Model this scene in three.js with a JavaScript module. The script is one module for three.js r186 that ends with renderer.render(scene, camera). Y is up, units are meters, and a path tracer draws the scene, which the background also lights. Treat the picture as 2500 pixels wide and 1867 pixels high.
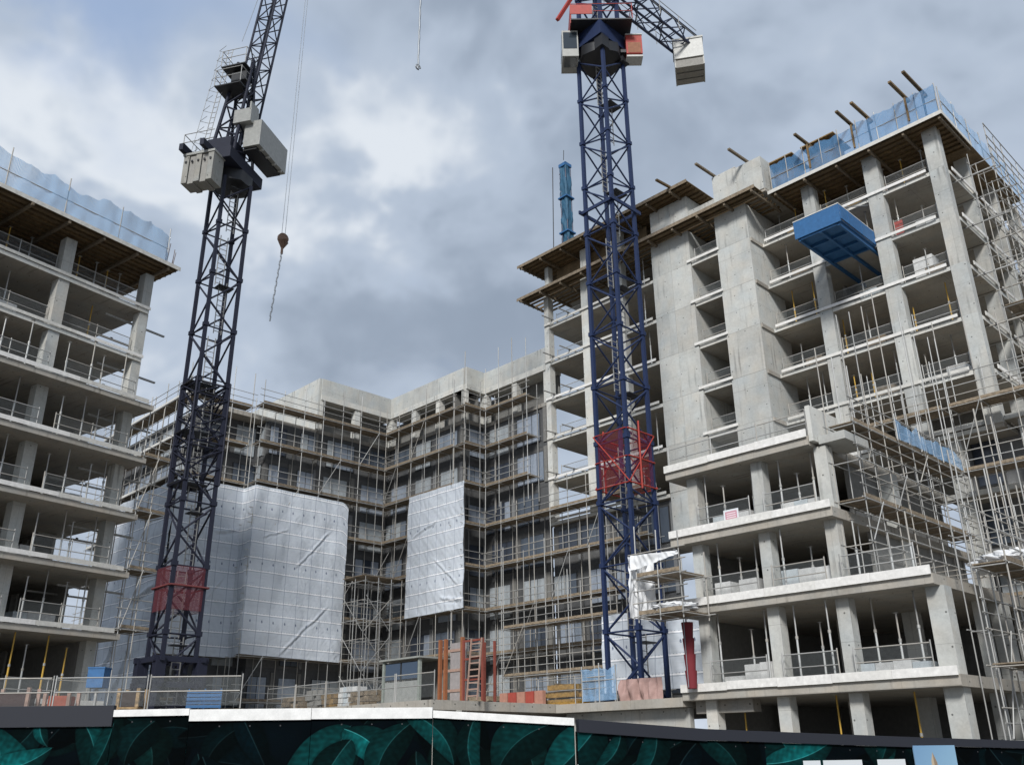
import * as THREE from 'three';
import { mergeGeometries, toCreasedNormals } from 'three/addons/utils/BufferGeometryUtils.js';
import { createNoise3D, createNoise2D, createNoise4D } from 'simplex-noise';

// ---------------------------------------------------------------- camera, sky, sun, exposure
const rad = (d) => d * Math.PI / 180;
const scene = new THREE.Scene();
const camera = new THREE.PerspectiveCamera(45.8, 1024 / 764, 0.1, 3000);
camera.position.set(0, 1.65, 0);
camera.rotation.order = 'YXZ';
camera.rotation.set(rad(22.25), 0, rad(-0.676));
const renderer = new THREE.WebGLRenderer({ antialias: true });
renderer.toneMapping = THREE.LinearToneMapping;
renderer.toneMappingExposure = 2.35;
renderer.shadowMap.enabled = true;
renderer.shadowMap.type = THREE.PCFSoftShadowMap;

let seed = 12345;
const rnd = () => { seed = (seed + 0x6d2b79f5) | 0; let t = Math.imul(seed ^ (seed >>> 15), 1 | seed); t = (t + Math.imul(t ^ (t >>> 7), 61 | t)) ^ t; return ((t ^ (t >>> 14)) >>> 0) / 4294967296; };
const rr = (a, b) => a + (b - a) * rnd();
const n3 = createNoise3D(rnd), n2 = createNoise2D(rnd), n4 = createNoise4D(rnd);
const sstep = (a, b, x) => { const t = Math.min(1, Math.max(0, (x - a) / (b - a))); return t * t * (3 - 2 * t); };

{ // broken overcast: thick grey cloud, lit cloud edges and one opening of blue, the same weather all round
  const W = 2048, H = 1024, data = new Float32Array(W * H * 4);
  const fbm = (x, y, z, o) => { let s = 0, a = 0.5, f = 1; for (let i = 0; i < o; i++) { s += a * n3(x * f, y * f, z * f); a *= 0.52; f *= 2.07; } return s; };
  // [yaw, elevation, width, height, thinness of the cloud]
  const masses = [[-9.5, 37.5, 8.5, 3.8, 0.56], [-7.5, 34.5, 5, 4, 0.32], [-31, 35.5, 9, 4, 0.5], [-23, 31, 8, 5, 0.26], [-12, 29.5, 6, 3, 0.25], [1.5, 40, 1.6, 3.4, 0.22], [19, 41.5, 9, 4, 0.12], [-22, 23, 7, 2.5, 0.22],
    [-3, 44, 8, 2.5, -0.3], [-3, 25.5, 12, 3.4, -0.46], [13, 35.5, 9, 5, -0.26], [-18, 38.5, 3, 2, -0.1], [31, 36, 6, 5, 0.12]];
  const blues = [[-32, 41, 7, 2.6, 1.0], [-22, 43, 8, 2.2, 0.55], [52, 52, 14, 6, 0.8], [-80, 48, 16, 6, 0.8], [120, 45, 18, 7, 0.8], [-150, 55, 18, 8, 0.8]];
  const g = (L, yaw, el) => { let s = 0; for (const [y, e, w, h, a] of L) { const dy = ((yaw - y + 540) % 360 - 180) / w, de = (el - e) / h, q = dy * dy + de * de; if (q < 12) s += a * Math.exp(-q * 0.7); } return s; };
  for (let j = 0; j < H; j++) {
    const el = ((j + 0.5) / H - 0.5) * Math.PI, sy = Math.sin(el), cy = Math.cos(el);
    for (let i = 0; i < W; i++) {
      const k = (j * W + i) * 4;
      if (el < -0.12) { data[k] = 0.05; data[k + 1] = 0.052; data[k + 2] = 0.055; data[k + 3] = 1; continue; }
      const ph = ((i + 0.5) / W - 0.5) * 2 * Math.PI, x = Math.cos(ph) * cy, z = Math.sin(ph) * cy;
      const q = 1 / (Math.max(sy, 0) + 0.28), px = x * q, pz = z * q;
      const wx = fbm(px * 1.1, pz * 1.1, 3.1, 3) * 0.35, wz = fbm(px * 1.1, pz * 1.1, 9.7, 3) * 0.35;
      const c = fbm(px * 1.7 + wx, pz * 1.7 + wz, 0.5, 6);
      const d = fbm(px * 3.6 + wx * 1.5, pz * 3.6 + wz * 1.5, 5.5, 6);
      let e = 0, ea = 0.5, ef = 7; for (let o = 0; o < 4; o++) { e += ea * Math.abs(n3(px * ef + wx * 2, pz * ef + wz * 2, 7.5 + o * 3)); ea *= 0.5; ef *= 2.03; }   // small billows
      const yaw = Math.atan2(x, -z) * 180 / Math.PI, elD = el * 180 / Math.PI;
      const yw = yaw + wx * 14 + d * 7, ew = elD + wz * 8 + d * 4.5;
      let t = 0.39 + c * 0.20 + d * 0.25 - (e - 0.28) * 0.24 + g(masses, yw, ew) * (0.82 + d * 0.5 - (e - 0.28) * 0.5);   // how thin the cloud is
      t = Math.min(1.08, Math.max(0.02, t));
      const hz = Math.exp(-Math.max(elD, 0) / 9) * 0.12;
      // thick grey-blue -> pale grey -> white
      const lo = [0.120, 0.147, 0.188], mi = [0.196, 0.229, 0.279], hi = [0.318, 0.340, 0.368];
      const a = sstep(0, 0.55, t), b = sstep(0.5, 1.05, t);
      const col = [0, 1, 2].map((n) => (lo[n] + (mi[n] - lo[n]) * a) + (hi[n] - mi[n]) * b + hz);
      const bl = Math.min(1, Math.max(0, g(blues, yw, ew) * 0.55 + d * 0.3 + c * 0.2 - 0.14));
      const air = [0.095, 0.152, 0.268];
      for (let n = 0; n < 3; n++) data[k + n] = col[n] * (1 - bl) + air[n] * bl;
      data[k + 3] = 1;
    }
  }
  const tex = new THREE.DataTexture(data, W, H, THREE.RGBAFormat, THREE.FloatType);
  tex.mapping = THREE.EquirectangularReflectionMapping; tex.magFilter = THREE.LinearFilter; tex.minFilter = THREE.LinearFilter; tex.needsUpdate = true;
  scene.background = tex; scene.environment = tex;
}
const sun = new THREE.DirectionalLight(new THREE.Color(1, 0.98, 0.95), 1.5);
sun.position.set(-22, 104, 86); sun.target.position.set(10, 10, -45);
sun.castShadow = true; sun.shadow.radius = 22; sun.shadow.mapSize.set(2048, 2048);
Object.assign(sun.shadow.camera, { left: -80, right: 80, top: 80, bottom: -80, near: 1, far: 320 });
scene.add(sun, sun.target);

// ---------------------------------------------------------------- textures and materials
function noiseTex(size, fn, srgb, rx = 1, ry = 1) {
  const d = new Uint8Array(size * size * 4);
  for (let j = 0; j < size; j++) for (let i = 0; i < size; i++) { const c = fn(i / size, j / size), k = (j * size + i) * 4; d[k] = Math.max(0, Math.min(255, c[0] * 255)); d[k + 1] = Math.max(0, Math.min(255, c[1] * 255)); d[k + 2] = Math.max(0, Math.min(255, c[2] * 255)); d[k + 3] = 255; }
  const t = new THREE.DataTexture(d, size, size, THREE.RGBAFormat);
  t.wrapS = t.wrapT = THREE.RepeatWrapping; t.magFilter = THREE.LinearFilter; t.minFilter = THREE.LinearMipmapLinearFilter; t.generateMipmaps = true;
  if (srgb) t.colorSpace = THREE.SRGBColorSpace; t.repeat.set(rx, ry); t.needsUpdate = true; return t;
}
const TAU = Math.PI * 2;
const tile = (u, v, f, o = 0) => { const a = u * TAU, b = v * TAU, r = f / TAU; return n4(Math.cos(a) * r + o, Math.sin(a) * r, Math.cos(b) * r + o * 0.7, Math.sin(b) * r); };
const tfbm = (u, v, f, n, o) => { let s = 0, a = 0.5; for (let i = 0; i < n; i++) { s += a * tile(u, v, f, o + i * 7); a *= 0.55; f *= 2.1; } return s; };
// concrete: pours, patches, water runs, pores, tie holes
const concreteTex = noiseTex(768, (u, v) => {
  let c = 0.87 + tfbm(u, v, 3, 5, 1) * 0.085 + tile(u, v, 60, 5) * 0.025 + tile(u, v, 26, 30) * 0.025;
  const run = Math.max(0, tile(u, Math.abs(v - 0.5) * 0.1, 18, 77) - 0.38) * 0.45 * (0.5 + 0.5 * tile(u, v, 4, 12)); c -= run; const jx = Math.abs(((u * 2.5) % 1) - 0.5), jy = Math.abs(((v * 2.5 + 0.2) % 1) - 0.5); if (jx > 0.4965 || jy > 0.4965) c *= 0.86; c += 0.03 * (((Math.floor(u * 2.5 + 0.5) * 7 + Math.floor(v * 2.5 + 0.7) * 5) % 4) / 3 - 0.5);
  const hx = ((u * 5) % 1) - 0.5, hy = ((v * 5) % 1) - 0.5; if (hx * hx + hy * hy < 0.0009) c *= 0.55;
  const w = 0.015 * tile(u, v, 5, 50);
  return [c * 1.0 + w, c * 0.998, c * 0.98 - w];
}, true, 1 / 6, 1 / 6);
const concreteBump = noiseTex(512, (u, v) => { const c = 0.5 + tfbm(u, v, 12, 4, 21) * 0.5; return [c, c, c]; }, false, 1 / 3, 1 / 3);
const plyTex = noiseTex(512, (u, v) => { const g = tile(Math.abs(u - 0.5) * 0.3, v, 40, 3) * 0.08 + tfbm(u, v, 5, 4, 9) * 0.22; const j = (Math.abs(((u * 3) % 1) - 0.5) > 0.492 || Math.abs(((v * 6) % 1) - 0.5) > 0.488) ? 0.75 : 1; const c = (0.78 + g) * j; return [c, c * 0.93, c * 0.82]; }, true, 1 / 4, 1 / 4);
const woodTex = noiseTex(512, (u, v) => { const g = tile(Math.abs(u - 0.5) * 0.2, v, 60, 13) * 0.16 + tfbm(Math.abs(u - 0.5) * 0.6, v, 9, 4, 19) * 0.25; const c = 0.78 + g; return [c, c * 0.93, c * 0.83]; }, true, 1 / 1.5, 1 / 1.5);
const dirtTex = noiseTex(512, (u, v) => { const c = 0.93 + tfbm(u, v, 9, 5, 41) * 0.10 + tile(u, v, 90, 8) * 0.03; return [c, c * 0.99, c * 0.97]; }, true, 1 / 2.5, 1 / 2.5);
const asphaltTex = noiseTex(512, (u, v) => { const c = 0.75 + tile(u, v, 160, 2) * 0.14 + tfbm(u, v, 4, 4, 3) * 0.2; return [c, c, c]; }, true, 1 / 3, 1 / 3);

function weave(n, solid, soft) { const s = 128; const t = noiseTex(s, (u, v) => { const a = Math.abs(((u * n) % 1) - 0.5) * 2, b = Math.abs(((v * n) % 1) - 0.5) * 2; const m = Math.max(a, b); const w = m > 1 - solid ? 1 : soft; return [w, w, w]; }, false); return t; }
const netAlpha2 = weave(8, 0.12, 0.03); netAlpha2.repeat.set(2, 2); const netAlpha3 = weave(8, 0.13, 0.04); netAlpha3.repeat.set(2, 2);
const M = (r, g, b, o = {}) => { const m = new THREE.MeshStandardMaterial({ roughness: 0.85, metalness: 0, ...o }); m.color.setRGB(r, g, b); return m; };
const P = (r, g, b, o = {}) => { const m = new THREE.MeshPhysicalMaterial({ roughness: 0.85, metalness: 0, ...o }); m.color.setRGB(r, g, b); return m; };
const cOpt = { map: concreteTex, bumpMap: concreteBump, bumpScale: 0.006, roughness: 0.9 };
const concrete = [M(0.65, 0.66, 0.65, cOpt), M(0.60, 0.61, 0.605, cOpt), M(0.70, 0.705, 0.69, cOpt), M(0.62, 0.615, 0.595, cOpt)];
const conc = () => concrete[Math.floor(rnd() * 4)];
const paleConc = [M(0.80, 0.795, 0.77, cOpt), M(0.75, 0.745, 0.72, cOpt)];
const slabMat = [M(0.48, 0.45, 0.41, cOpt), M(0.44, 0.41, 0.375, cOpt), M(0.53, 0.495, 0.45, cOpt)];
const slabm = () => slabMat[Math.floor(rnd() * 3)];
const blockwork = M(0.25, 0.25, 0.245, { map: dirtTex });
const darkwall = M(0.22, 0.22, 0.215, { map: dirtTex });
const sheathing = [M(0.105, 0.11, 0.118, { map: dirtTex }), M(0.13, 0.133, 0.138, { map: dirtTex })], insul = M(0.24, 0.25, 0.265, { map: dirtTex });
const toeWhite = [M(0.84, 0.84, 0.83, { map: dirtTex }), M(0.72, 0.72, 0.70, { map: dirtTex }), M(0.90, 0.90, 0.90, { map: dirtTex })];
const toe = () => toeWhite[Math.floor(rnd() * 3)];
const board = [M(0.37, 0.34, 0.30, { map: woodTex }), M(0.42, 0.39, 0.35, { map: woodTex }), M(0.33, 0.31, 0.285, { map: woodTex })];
const brd = () => board[Math.floor(rnd() * 3)];
const ply = M(0.30, 0.25, 0.18, { map: plyTex });
const timber = [M(0.34, 0.26, 0.15, { map: woodTex }), M(0.27, 0.22, 0.15, { map: woodTex }), M(0.42, 0.32, 0.17, { map: woodTex })];
const tmb = () => timber[Math.floor(rnd() * 3)];
const joistMat = [M(0.27, 0.21, 0.13, { map: woodTex }), M(0.22, 0.18, 0.12, { map: woodTex }), M(0.32, 0.25, 0.15, { map: woodTex })];
const jst = () => joistMat[Math.floor(rnd() * 3)];
const bearerMat = M(0.30, 0.28, 0.25, { map: woodTex });
const yellowTimber = M(0.52, 0.36, 0.07, { map: woodTex });
const galv = [M(0.56, 0.57, 0.575, { metalness: 0.4, roughness: 0.55, map: dirtTex }), M(0.42, 0.425, 0.425, { metalness: 0.35, roughness: 0.6, map: dirtTex }), M(0.50, 0.485, 0.46, { metalness: 0.25, roughness: 0.7, map: dirtTex })];
const glv = () => galv[Math.floor(rnd() * 3)];
const propGrey = M(0.55, 0.56, 0.55, { metalness: 0.35, roughness: 0.55 });
const propYellow = M(0.58, 0.36, 0.06, { roughness: 0.6 });
const propRust = M(0.36, 0.15, 0.06, { roughness: 0.8 });
const navy = [M(0.009, 0.012, 0.032, { roughness: 0.7, map: dirtTex }), M(0.012, 0.028, 0.095, { roughness: 0.6, map: dirtTex })];
const navyLight = M(0.018, 0.028, 0.07, { roughness: 0.4 });
const craneGrey = M(0.40, 0.41, 0.40, { roughness: 0.5, map: dirtTex });
const craneWhite = M(0.58, 0.59, 0.58, { roughness: 0.5, map: dirtTex });
const ballast = [M(0.40, 0.395, 0.375, { map: concreteTex }), M(0.34, 0.335, 0.32, { map: dirtTex })];
const red = M(0.42, 0.045, 0.03, { roughness: 0.55, map: dirtTex });
const redNet = M(0.22, 0.010, 0.026, { roughness: 0.9, transparent: true, alphaMap: netAlpha2, side: THREE.DoubleSide }), redNetWorn = M(0.16, 0.035, 0.045, { roughness: 0.9, transparent: true, alphaMap: netAlpha3, side: THREE.DoubleSide });
const blackMetal = M(0.02, 0.021, 0.024, { roughness: 0.5 });
const blueSteel = M(0.035, 0.15, 0.37, { roughness: 0.6, map: dirtTex });
const blueDark = blueSteel;
const glassDark = P(0.03, 0.04, 0.05, { roughness: 0.08, metalness: 0, clearcoat: 0.6 });
const film = [M(0.36, 0.42, 0.52, { roughness: 0.35, map: dirtTex }), M(0.25, 0.30, 0.38, { roughness: 0.3, map: dirtTex }), M(0.44, 0.49, 0.54, { roughness: 0.4, map: dirtTex }), M(0.09, 0.11, 0.14, { roughness: 0.15 }), M(0.05, 0.06, 0.08, { roughness: 0.12 })];
const frameDark = M(0.035, 0.037, 0.04, { roughness: 0.5 });
const plasticWhite = M(0.80, 0.81, 0.82, { roughness: 0.45, side: THREE.DoubleSide });
const packWhite = [M(0.72, 0.74, 0.76, { roughness: 0.6, map: dirtTex }), M(0.55, 0.62, 0.68, { roughness: 0.6, map: dirtTex }), M(0.62, 0.64, 0.66, { roughness: 0.6, map: dirtTex })];
const steelCable = M(0.30, 0.32, 0.34, { metalness: 0.5, roughness: 0.5 });
const hookRust = M(0.16, 0.10, 0.07, { roughness: 0.7 });
const orange = M(0.34, 0.13, 0.06, { roughness: 0.6, map: dirtTex });
const pink = M(0.44, 0.30, 0.25, { roughness: 0.7, map: dirtTex });
const wornRed2 = M(0.27, 0.07, 0.05, { roughness: 0.8, map: dirtTex });
const wornRed = M(0.15, 0.035, 0.035, { roughness: 0.8 });
const brickRed = M(0.40, 0.10, 0.06, { roughness: 0.8, map: dirtTex });

// woven debris net and welded mesh: real holes, drawn as an alpha weave
const netAlpha = weave(8, 0.3, 0.13); netAlpha.repeat.set(2.2, 2.2);
const meshAlpha = weave(8, 0.11, 0.04); meshAlpha.repeat.set(3.1, 3.1);
const netBlue = P(0.26, 0.44, 0.66, { roughness: 0.9, transmission: 0, alphaMap: netAlpha, transparent: true, side: THREE.DoubleSide });
const netBlueDeep = P(0.10, 0.25, 0.46, { roughness: 0.9, alphaMap: netAlpha, transparent: true, side: THREE.DoubleSide });
const barrierMesh = M(0.30, 0.32, 0.32, { metalness: 0.3, roughness: 0.6, alphaMap: meshAlpha, transparent: true, side: THREE.DoubleSide });

// ---------------------------------------------------------------- builders
const taken = new Map();
const numbered = (n) => { const k = taken.get(n) ?? 0; taken.set(n, k + 1); return k ? `${n}_${String(k).padStart(3, '0')}` : n; };
const fr = (t) => ({ t, c: Math.cos(t), s: Math.sin(t) });
const S = fr(rad(44.4)), B = fr(rad(55.6)), Wd = fr(0);                          // the site's grid, the left block's grid, the street
const unitCyl = new THREE.CylinderGeometry(1, 1, 1, 7, 1), unitBox = new THREE.BoxGeometry(1, 1, 1);
const up = new THREE.Vector3(0, 1, 0);
function boxGeo(w, h, d, ox = rnd() * 6, oy = rnd() * 6) {
  const g = new THREE.BoxGeometry(w, h, d), uv = g.attributes.uv, p = g.attributes.position, n = g.attributes.normal;
  for (let i = 0; i < p.count; i++) {
    const ax = Math.abs(n.getX(i)) > 0.5, ay = Math.abs(n.getY(i)) > 0.5;
    let u = ax ? p.getZ(i) : p.getX(i), v = ay ? p.getZ(i) : p.getY(i);
    uv.setXY(i, u + ox, v + oy);
  }
  return g;
}
class Thing {
  constructor(f, base, name, label, category, group, kind) {
    this.f = f; this.b = base;
    const o = this.o = new THREE.Group(); o.name = numbered(name);
    o.position.set(f.c * base[0] + f.s * base[2], base[1], -f.s * base[0] + f.c * base[2]); o.rotation.y = f.t;
    o.userData = { label, category }; if (group) o.userData.group = group; if (kind) o.userData.kind = kind;
    scene.add(o);
  }
  add(m, name, parent) {
    m.name = name; m.castShadow = m.receiveShadow = true;
    if (parent) { m.position.sub(parent.position); parent.add(m); } else this.o.add(m);
    return m;
  }
  box(name, mat, x0, x1, y0, y1, z0, z1, parent) {
    const [a, b, c] = this.b, w = Math.abs(x1 - x0), h = Math.abs(y1 - y0), d = Math.abs(z1 - z0);
    const m = new THREE.Mesh(boxGeo(w, h, d), mat);
    m.position.set((x0 + x1) / 2 - a, (y0 + y1) / 2 - b, (z0 + z1) / 2 - c);
    return this.add(m, name, parent);
  }
  bar(name, mat, p, q, w, h, parent) {                                            // rectangular bar between two points
    const A = new THREE.Vector3(...p), Q = new THREE.Vector3(...q), d = Q.clone().sub(A), L = d.length();
    const m = new THREE.Mesh(boxGeo(w, L, h), mat); m.position.copy(A.add(Q).multiplyScalar(0.5)).sub(new THREE.Vector3(...this.b));
    m.quaternion.setFromUnitVectors(up, d.normalize()); return this.add(m, name, parent);
  }
  tube(name, mat, p, q, r = 0.03, parent) {
    const A = new THREE.Vector3(...p), Q = new THREE.Vector3(...q), d = Q.clone().sub(A), L = d.length();
    const m = new THREE.Mesh(unitCyl, mat); m.scale.set(r, L, r); m.position.copy(A.add(Q).multiplyScalar(0.5)).sub(new THREE.Vector3(...this.b));
    m.quaternion.setFromUnitVectors(up, d.normalize()); return this.add(m, name, parent);
  }
  geo(name, g, mat, parent) { const m = new THREE.Mesh(g, mat); return this.add(m, name, parent); }   // geometry already relative to the base
}
function structure(name, geo, mat, f = Wd, pos = [0, 0, 0]) {
  const m = new THREE.Mesh(geo, mat); m.name = name; m.userData.kind = 'structure'; m.rotation.y = f.t;
  m.position.set(f.c * pos[0] + f.s * pos[2], pos[1], -f.s * pos[0] + f.c * pos[2]); m.receiveShadow = m.castShadow = true; scene.add(m); return m;
}
const ORD = ['ground', 'first', 'second', 'third', 'fourth', 'fifth', 'sixth', 'seventh', 'eighth', 'ninth', 'tenth', 'eleventh'];
// soft cloth: a grid that follows a path on plan, with its own folds
function cloth(path, y0, y1, nu, nv, bulge, trim) {
  const seg = [0]; for (let i = 1; i < path.length; i++) seg.push(seg[i - 1] + Math.hypot(path[i][0] - path[i - 1][0], path[i][1] - path[i - 1][1]));
  const L = seg[seg.length - 1], pos = [], uv = [], idx = [];
  const at = (d) => { let i = 1; while (i < path.length - 1 && d > seg[i]) i++; const t = (d - seg[i - 1]) / (seg[i] - seg[i - 1]); const a = path[i - 1], b = path[i]; const dx = b[0] - a[0], dz = b[1] - a[1], l = Math.hypot(dx, dz); return [a[0] + dx * t, a[1] + dz * t, -dz / l, dx / l]; };
  for (let j = 0; j <= nv; j++) for (let i = 0; i <= nu; i++) {
    const u = i / nu, v = j / nv, [x, z, nx, nz] = at(u * L); let yy = y0 + (y1 - y0) * v;
    const [du, dy] = trim ? trim(u, v, L, y1 - y0) : [0, 0];
    const k = bulge(u * L, yy, u, v);
    const dirx = nz, dirz = -nx;
    pos.push(x + nx * k + dirx * du, yy + dy, z + nz * k + dirz * du); uv.push(u * L, yy - y0);
  }
  for (let j = 0; j < nv; j++) for (let i = 0; i < nu; i++) { const a = j * (nu + 1) + i, b = a + 1, c = a + nu + 1, d = c + 1; idx.push(a, b, d, a, d, c); }
  const g = new THREE.BufferGeometry(); g.setAttribute('position', new THREE.Float32BufferAttribute(pos, 3)); g.setAttribute('uv', new THREE.Float32BufferAttribute(uv, 2)); g.setIndex(idx); g.computeVertexNormals(); return g;
}
const rel = (g, b) => g.translate(-b[0], -b[1], -b[2]);

function prop(f, x, y0, y1, z, kind, label, group) {
  const body = kind === 'yellow' ? propYellow : kind === 'rust' ? propRust : propGrey;
  const t = new Thing(f, [x, y0, z], 'steel_prop', label, 'prop', group);
  const dx = rr(-0.02, 0.02), dz = rr(-0.02, 0.02), ym = y0 + (y1 - y0) * rr(0.5, 0.62);
  t.tube('outer_tube', body, [x, y0, z], [x + dx * 0.6, ym, z + dz * 0.6], 0.045);
  t.tube('inner_tube', kind === 'yellow' ? propYellow : glv(), [x + dx * 0.6, ym, z + dz * 0.6], [x + dx, y1, z + dz], 0.034);
  t.tube('collar', glv(), [x + dx * 0.6, ym - 0.08, z + dz * 0.6], [x + dx * 0.6, ym + 0.04, z + dz * 0.6], 0.065);
  t.box('head_plate', glv(), x + dx - 0.09, x + dx + 0.09, y1 - 0.012, y1 - 0.002, z + dz - 0.09, z + dz + 0.09);
  t.box('base_plate', glv(), x - 0.09, x + 0.09, y0 + 0.002, y0 + 0.012, z - 0.09, z + 0.09);
  return t;
}
// edge barrier: two posts, a welded mesh panel, top rail. along 'z' or 'x'
function barrier(f, ax, plane, a, b, y, label, group) {
  const pt = (s, yy, o = 0) => ax === 'z' ? [plane + o, yy, s] : [s, yy, plane + o];
  const t = new Thing(f, pt((a + b) / 2, y), 'edge_barrier', label, 'barrier', group);
  const n = Math.max(1, Math.round(Math.abs(b - a) / 2.4));
  for (let i = 0; i <= n; i++) { const s = a + (b - a) * i / n; t.tube('post', glv(), pt(s, y), pt(s, y + 1.22), 0.026); }
  for (let i = 0; i < n; i++) {
    const s0 = a + (b - a) * (i + 0.015) / n, s1 = a + (b - a) * (i + 0.985) / n, w = Math.abs(s1 - s0);
    const g = new THREE.PlaneGeometry(w, 1.0); const uv = g.attributes.uv; for (let q = 0; q < uv.count; q++) uv.setXY(q, uv.getX(q) * w, uv.getY(q) * 1.0);
    const m = new THREE.Mesh(g, barrierMesh); const c = pt((s0 + s1) / 2, y + 0.62, 0.028); m.position.set(c[0] - t.b[0], c[1] - t.b[1], c[2] - t.b[2]); if (ax === 'z') m.rotation.y = Math.PI / 2;
    t.add(m, 'mesh_panel');
    for (const h of [0.62, 1.13]) t.tube('rail', glv(), pt(s0, y + h, 0.034), pt(s1, y + h, 0.034), 0.024);
  }
  return t;
}
// tube scaffold: lifts of boards on standards, ledgers, transoms
function scaffold(f, ax, outer, inner, a, b, lifts, yBase, yTop, label, group, o = {}) {
  const pt = (s, y, pl) => ax === 'z' ? [pl, y, s] : [s, y, pl];
  const t = new Thing(f, pt((a + b) / 2, yBase, outer), 'tube_scaffold', label, 'scaffold', group);
  const n = Math.max(1, Math.round(Math.abs(b - a) / (o.bay ?? 1.9))), dir = Math.sign(b - a);
  for (let i = 0; i <= n; i++) {
    const s = a + (b - a) * i / n;
    for (const [pl, k] of [[outer, 0], [inner, 1]]) {
      if (k && o.skipInner) continue;
      t.tube('standard', glv(), pt(s + rr(-0.03, 0.03), yBase, pl), pt(s + rr(-0.04, 0.04), yTop + (k ? -0.6 : rr(-0.2, o.spike ?? 1.6)), pl), o.r ?? 0.03);
    }
    for (const y of lifts) t.tube('transom', glv(), pt(s + 0.06, y - 0.1, outer - Math.sign(inner - outer) * 0.12), pt(s + 0.06, y - 0.1, inner), 0.026);
  }
  const e = dir * 0.35;
  for (const y of lifts) {
    for (const h of o.rails ?? [-0.06, 0.55, 1.05]) t.tube('ledger', glv(), pt(a - e, y + h, outer - Math.sign(inner - outer) * 0.055), pt(b + e, y + h, outer - Math.sign(inner - outer) * 0.055), 0.026);
    t.tube('ledger', glv(), pt(a - e, y - 0.06, inner), pt(b + e, y - 0.06, inner), 0.026);
    if (o.boards !== false && (!o.boardLifts || o.boardLifts.includes(y))) {
      const lo = Math.min(outer, inner) + 0.06, hi = Math.max(outer, inner) - 0.05, nb = 4, w = (hi - lo) / nb;
      for (let k = 0; k < nb; k++) { const p0 = pt(a, y - 0.03, lo + k * w + 0.008), p1 = pt(b, y + 0.012, lo + (k + 1) * w - 0.008); t.box('scaffold_board', brd(), p0[0], p1[0], p0[1] - 0.001 * k, p1[1] - 0.001 * k, p0[2], p1[2]); }
      const q = outer - Math.sign(inner - outer) * 0.01, q2 = outer + Math.sign(inner - outer) * 0.035; const p0 = pt(a, y + 0.02, q), p1 = pt(b, y + 0.18, q2);
      t.box('toe_board', o.toe ?? brd(), p0[0], p1[0], p0[1], p1[1], p0[2], p1[2]);
    }
  }
  if (o.brace) for (let i = 0; i + 1 < lifts.length; i += 1) { const s0 = a + (b - a) * ((i * 2) % n) / n, s1 = a + (b - a) * Math.min(1, ((i * 2) % n + 1) / n); t.tube('brace', glv(), pt(s0, lifts[i], outer - Math.sign(inner - outer) * 0.1), pt(s1, lifts[i + 1], outer - Math.sign(inner - outer) * 0.1), 0.026); }
  return t;
}
// ---------------------------------------------------------------- ground, street, site deck
structure('ground', (() => { const g = new THREE.PlaneGeometry(1600, 1600); g.rotateX(-Math.PI / 2); const uv = g.attributes.uv; for (let i = 0; i < uv.count; i++) uv.setXY(i, uv.getX(i) * 1600, uv.getY(i) * 1600); return g; })(), M(0.16, 0.15, 0.135, { map: dirtTex }));
structure('road', boxGeo(400, 0.02, 9), M(0.055, 0.055, 0.058, { map: asphaltTex }), Wd, [0, 0, -7.5]);
structure('pavement', boxGeo(400, 0.14, 4), M(0.30, 0.295, 0.28, { map: asphaltTex }), Wd, [0, 0.0, 0]);
structure('pavement_001', boxGeo(400, 0.14, 4.2), M(0.30, 0.295, 0.28, { map: asphaltTex }), Wd, [0, 0.0, -14.6]);
structure('kerb', boxGeo(400, 0.16, 0.15), M(0.36, 0.355, 0.34, { map: concreteTex }), Wd, [0, 0.0, -12.4]);
structure('kerb_001', boxGeo(400, 0.16, 0.15), M(0.36, 0.355, 0.34, { map: concreteTex }), Wd, [0, 0.0, -2.1]);
const deckMat = slabMat[2];
structure('site_deck', boxGeo(22, 0.4, 44), deckMat, S, [37.02, 3.6, -53.72]);
[[33.72, 34.85, -31.68, -24.25], [37.45, 47.7, -31.68, -24.25], [34.86, 37.44, -31.68, -29.85], [34.86, 37.44, -27.1, -24.25]].forEach(([x0, x1, z0, z1], k) => structure(`site_deck_00${k + 1}`, boxGeo(x1 - x0, 0.38, z1 - z0), deckMat, S, [(x0 + x1) / 2, 3.58, (z0 + z1) / 2]));

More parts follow.
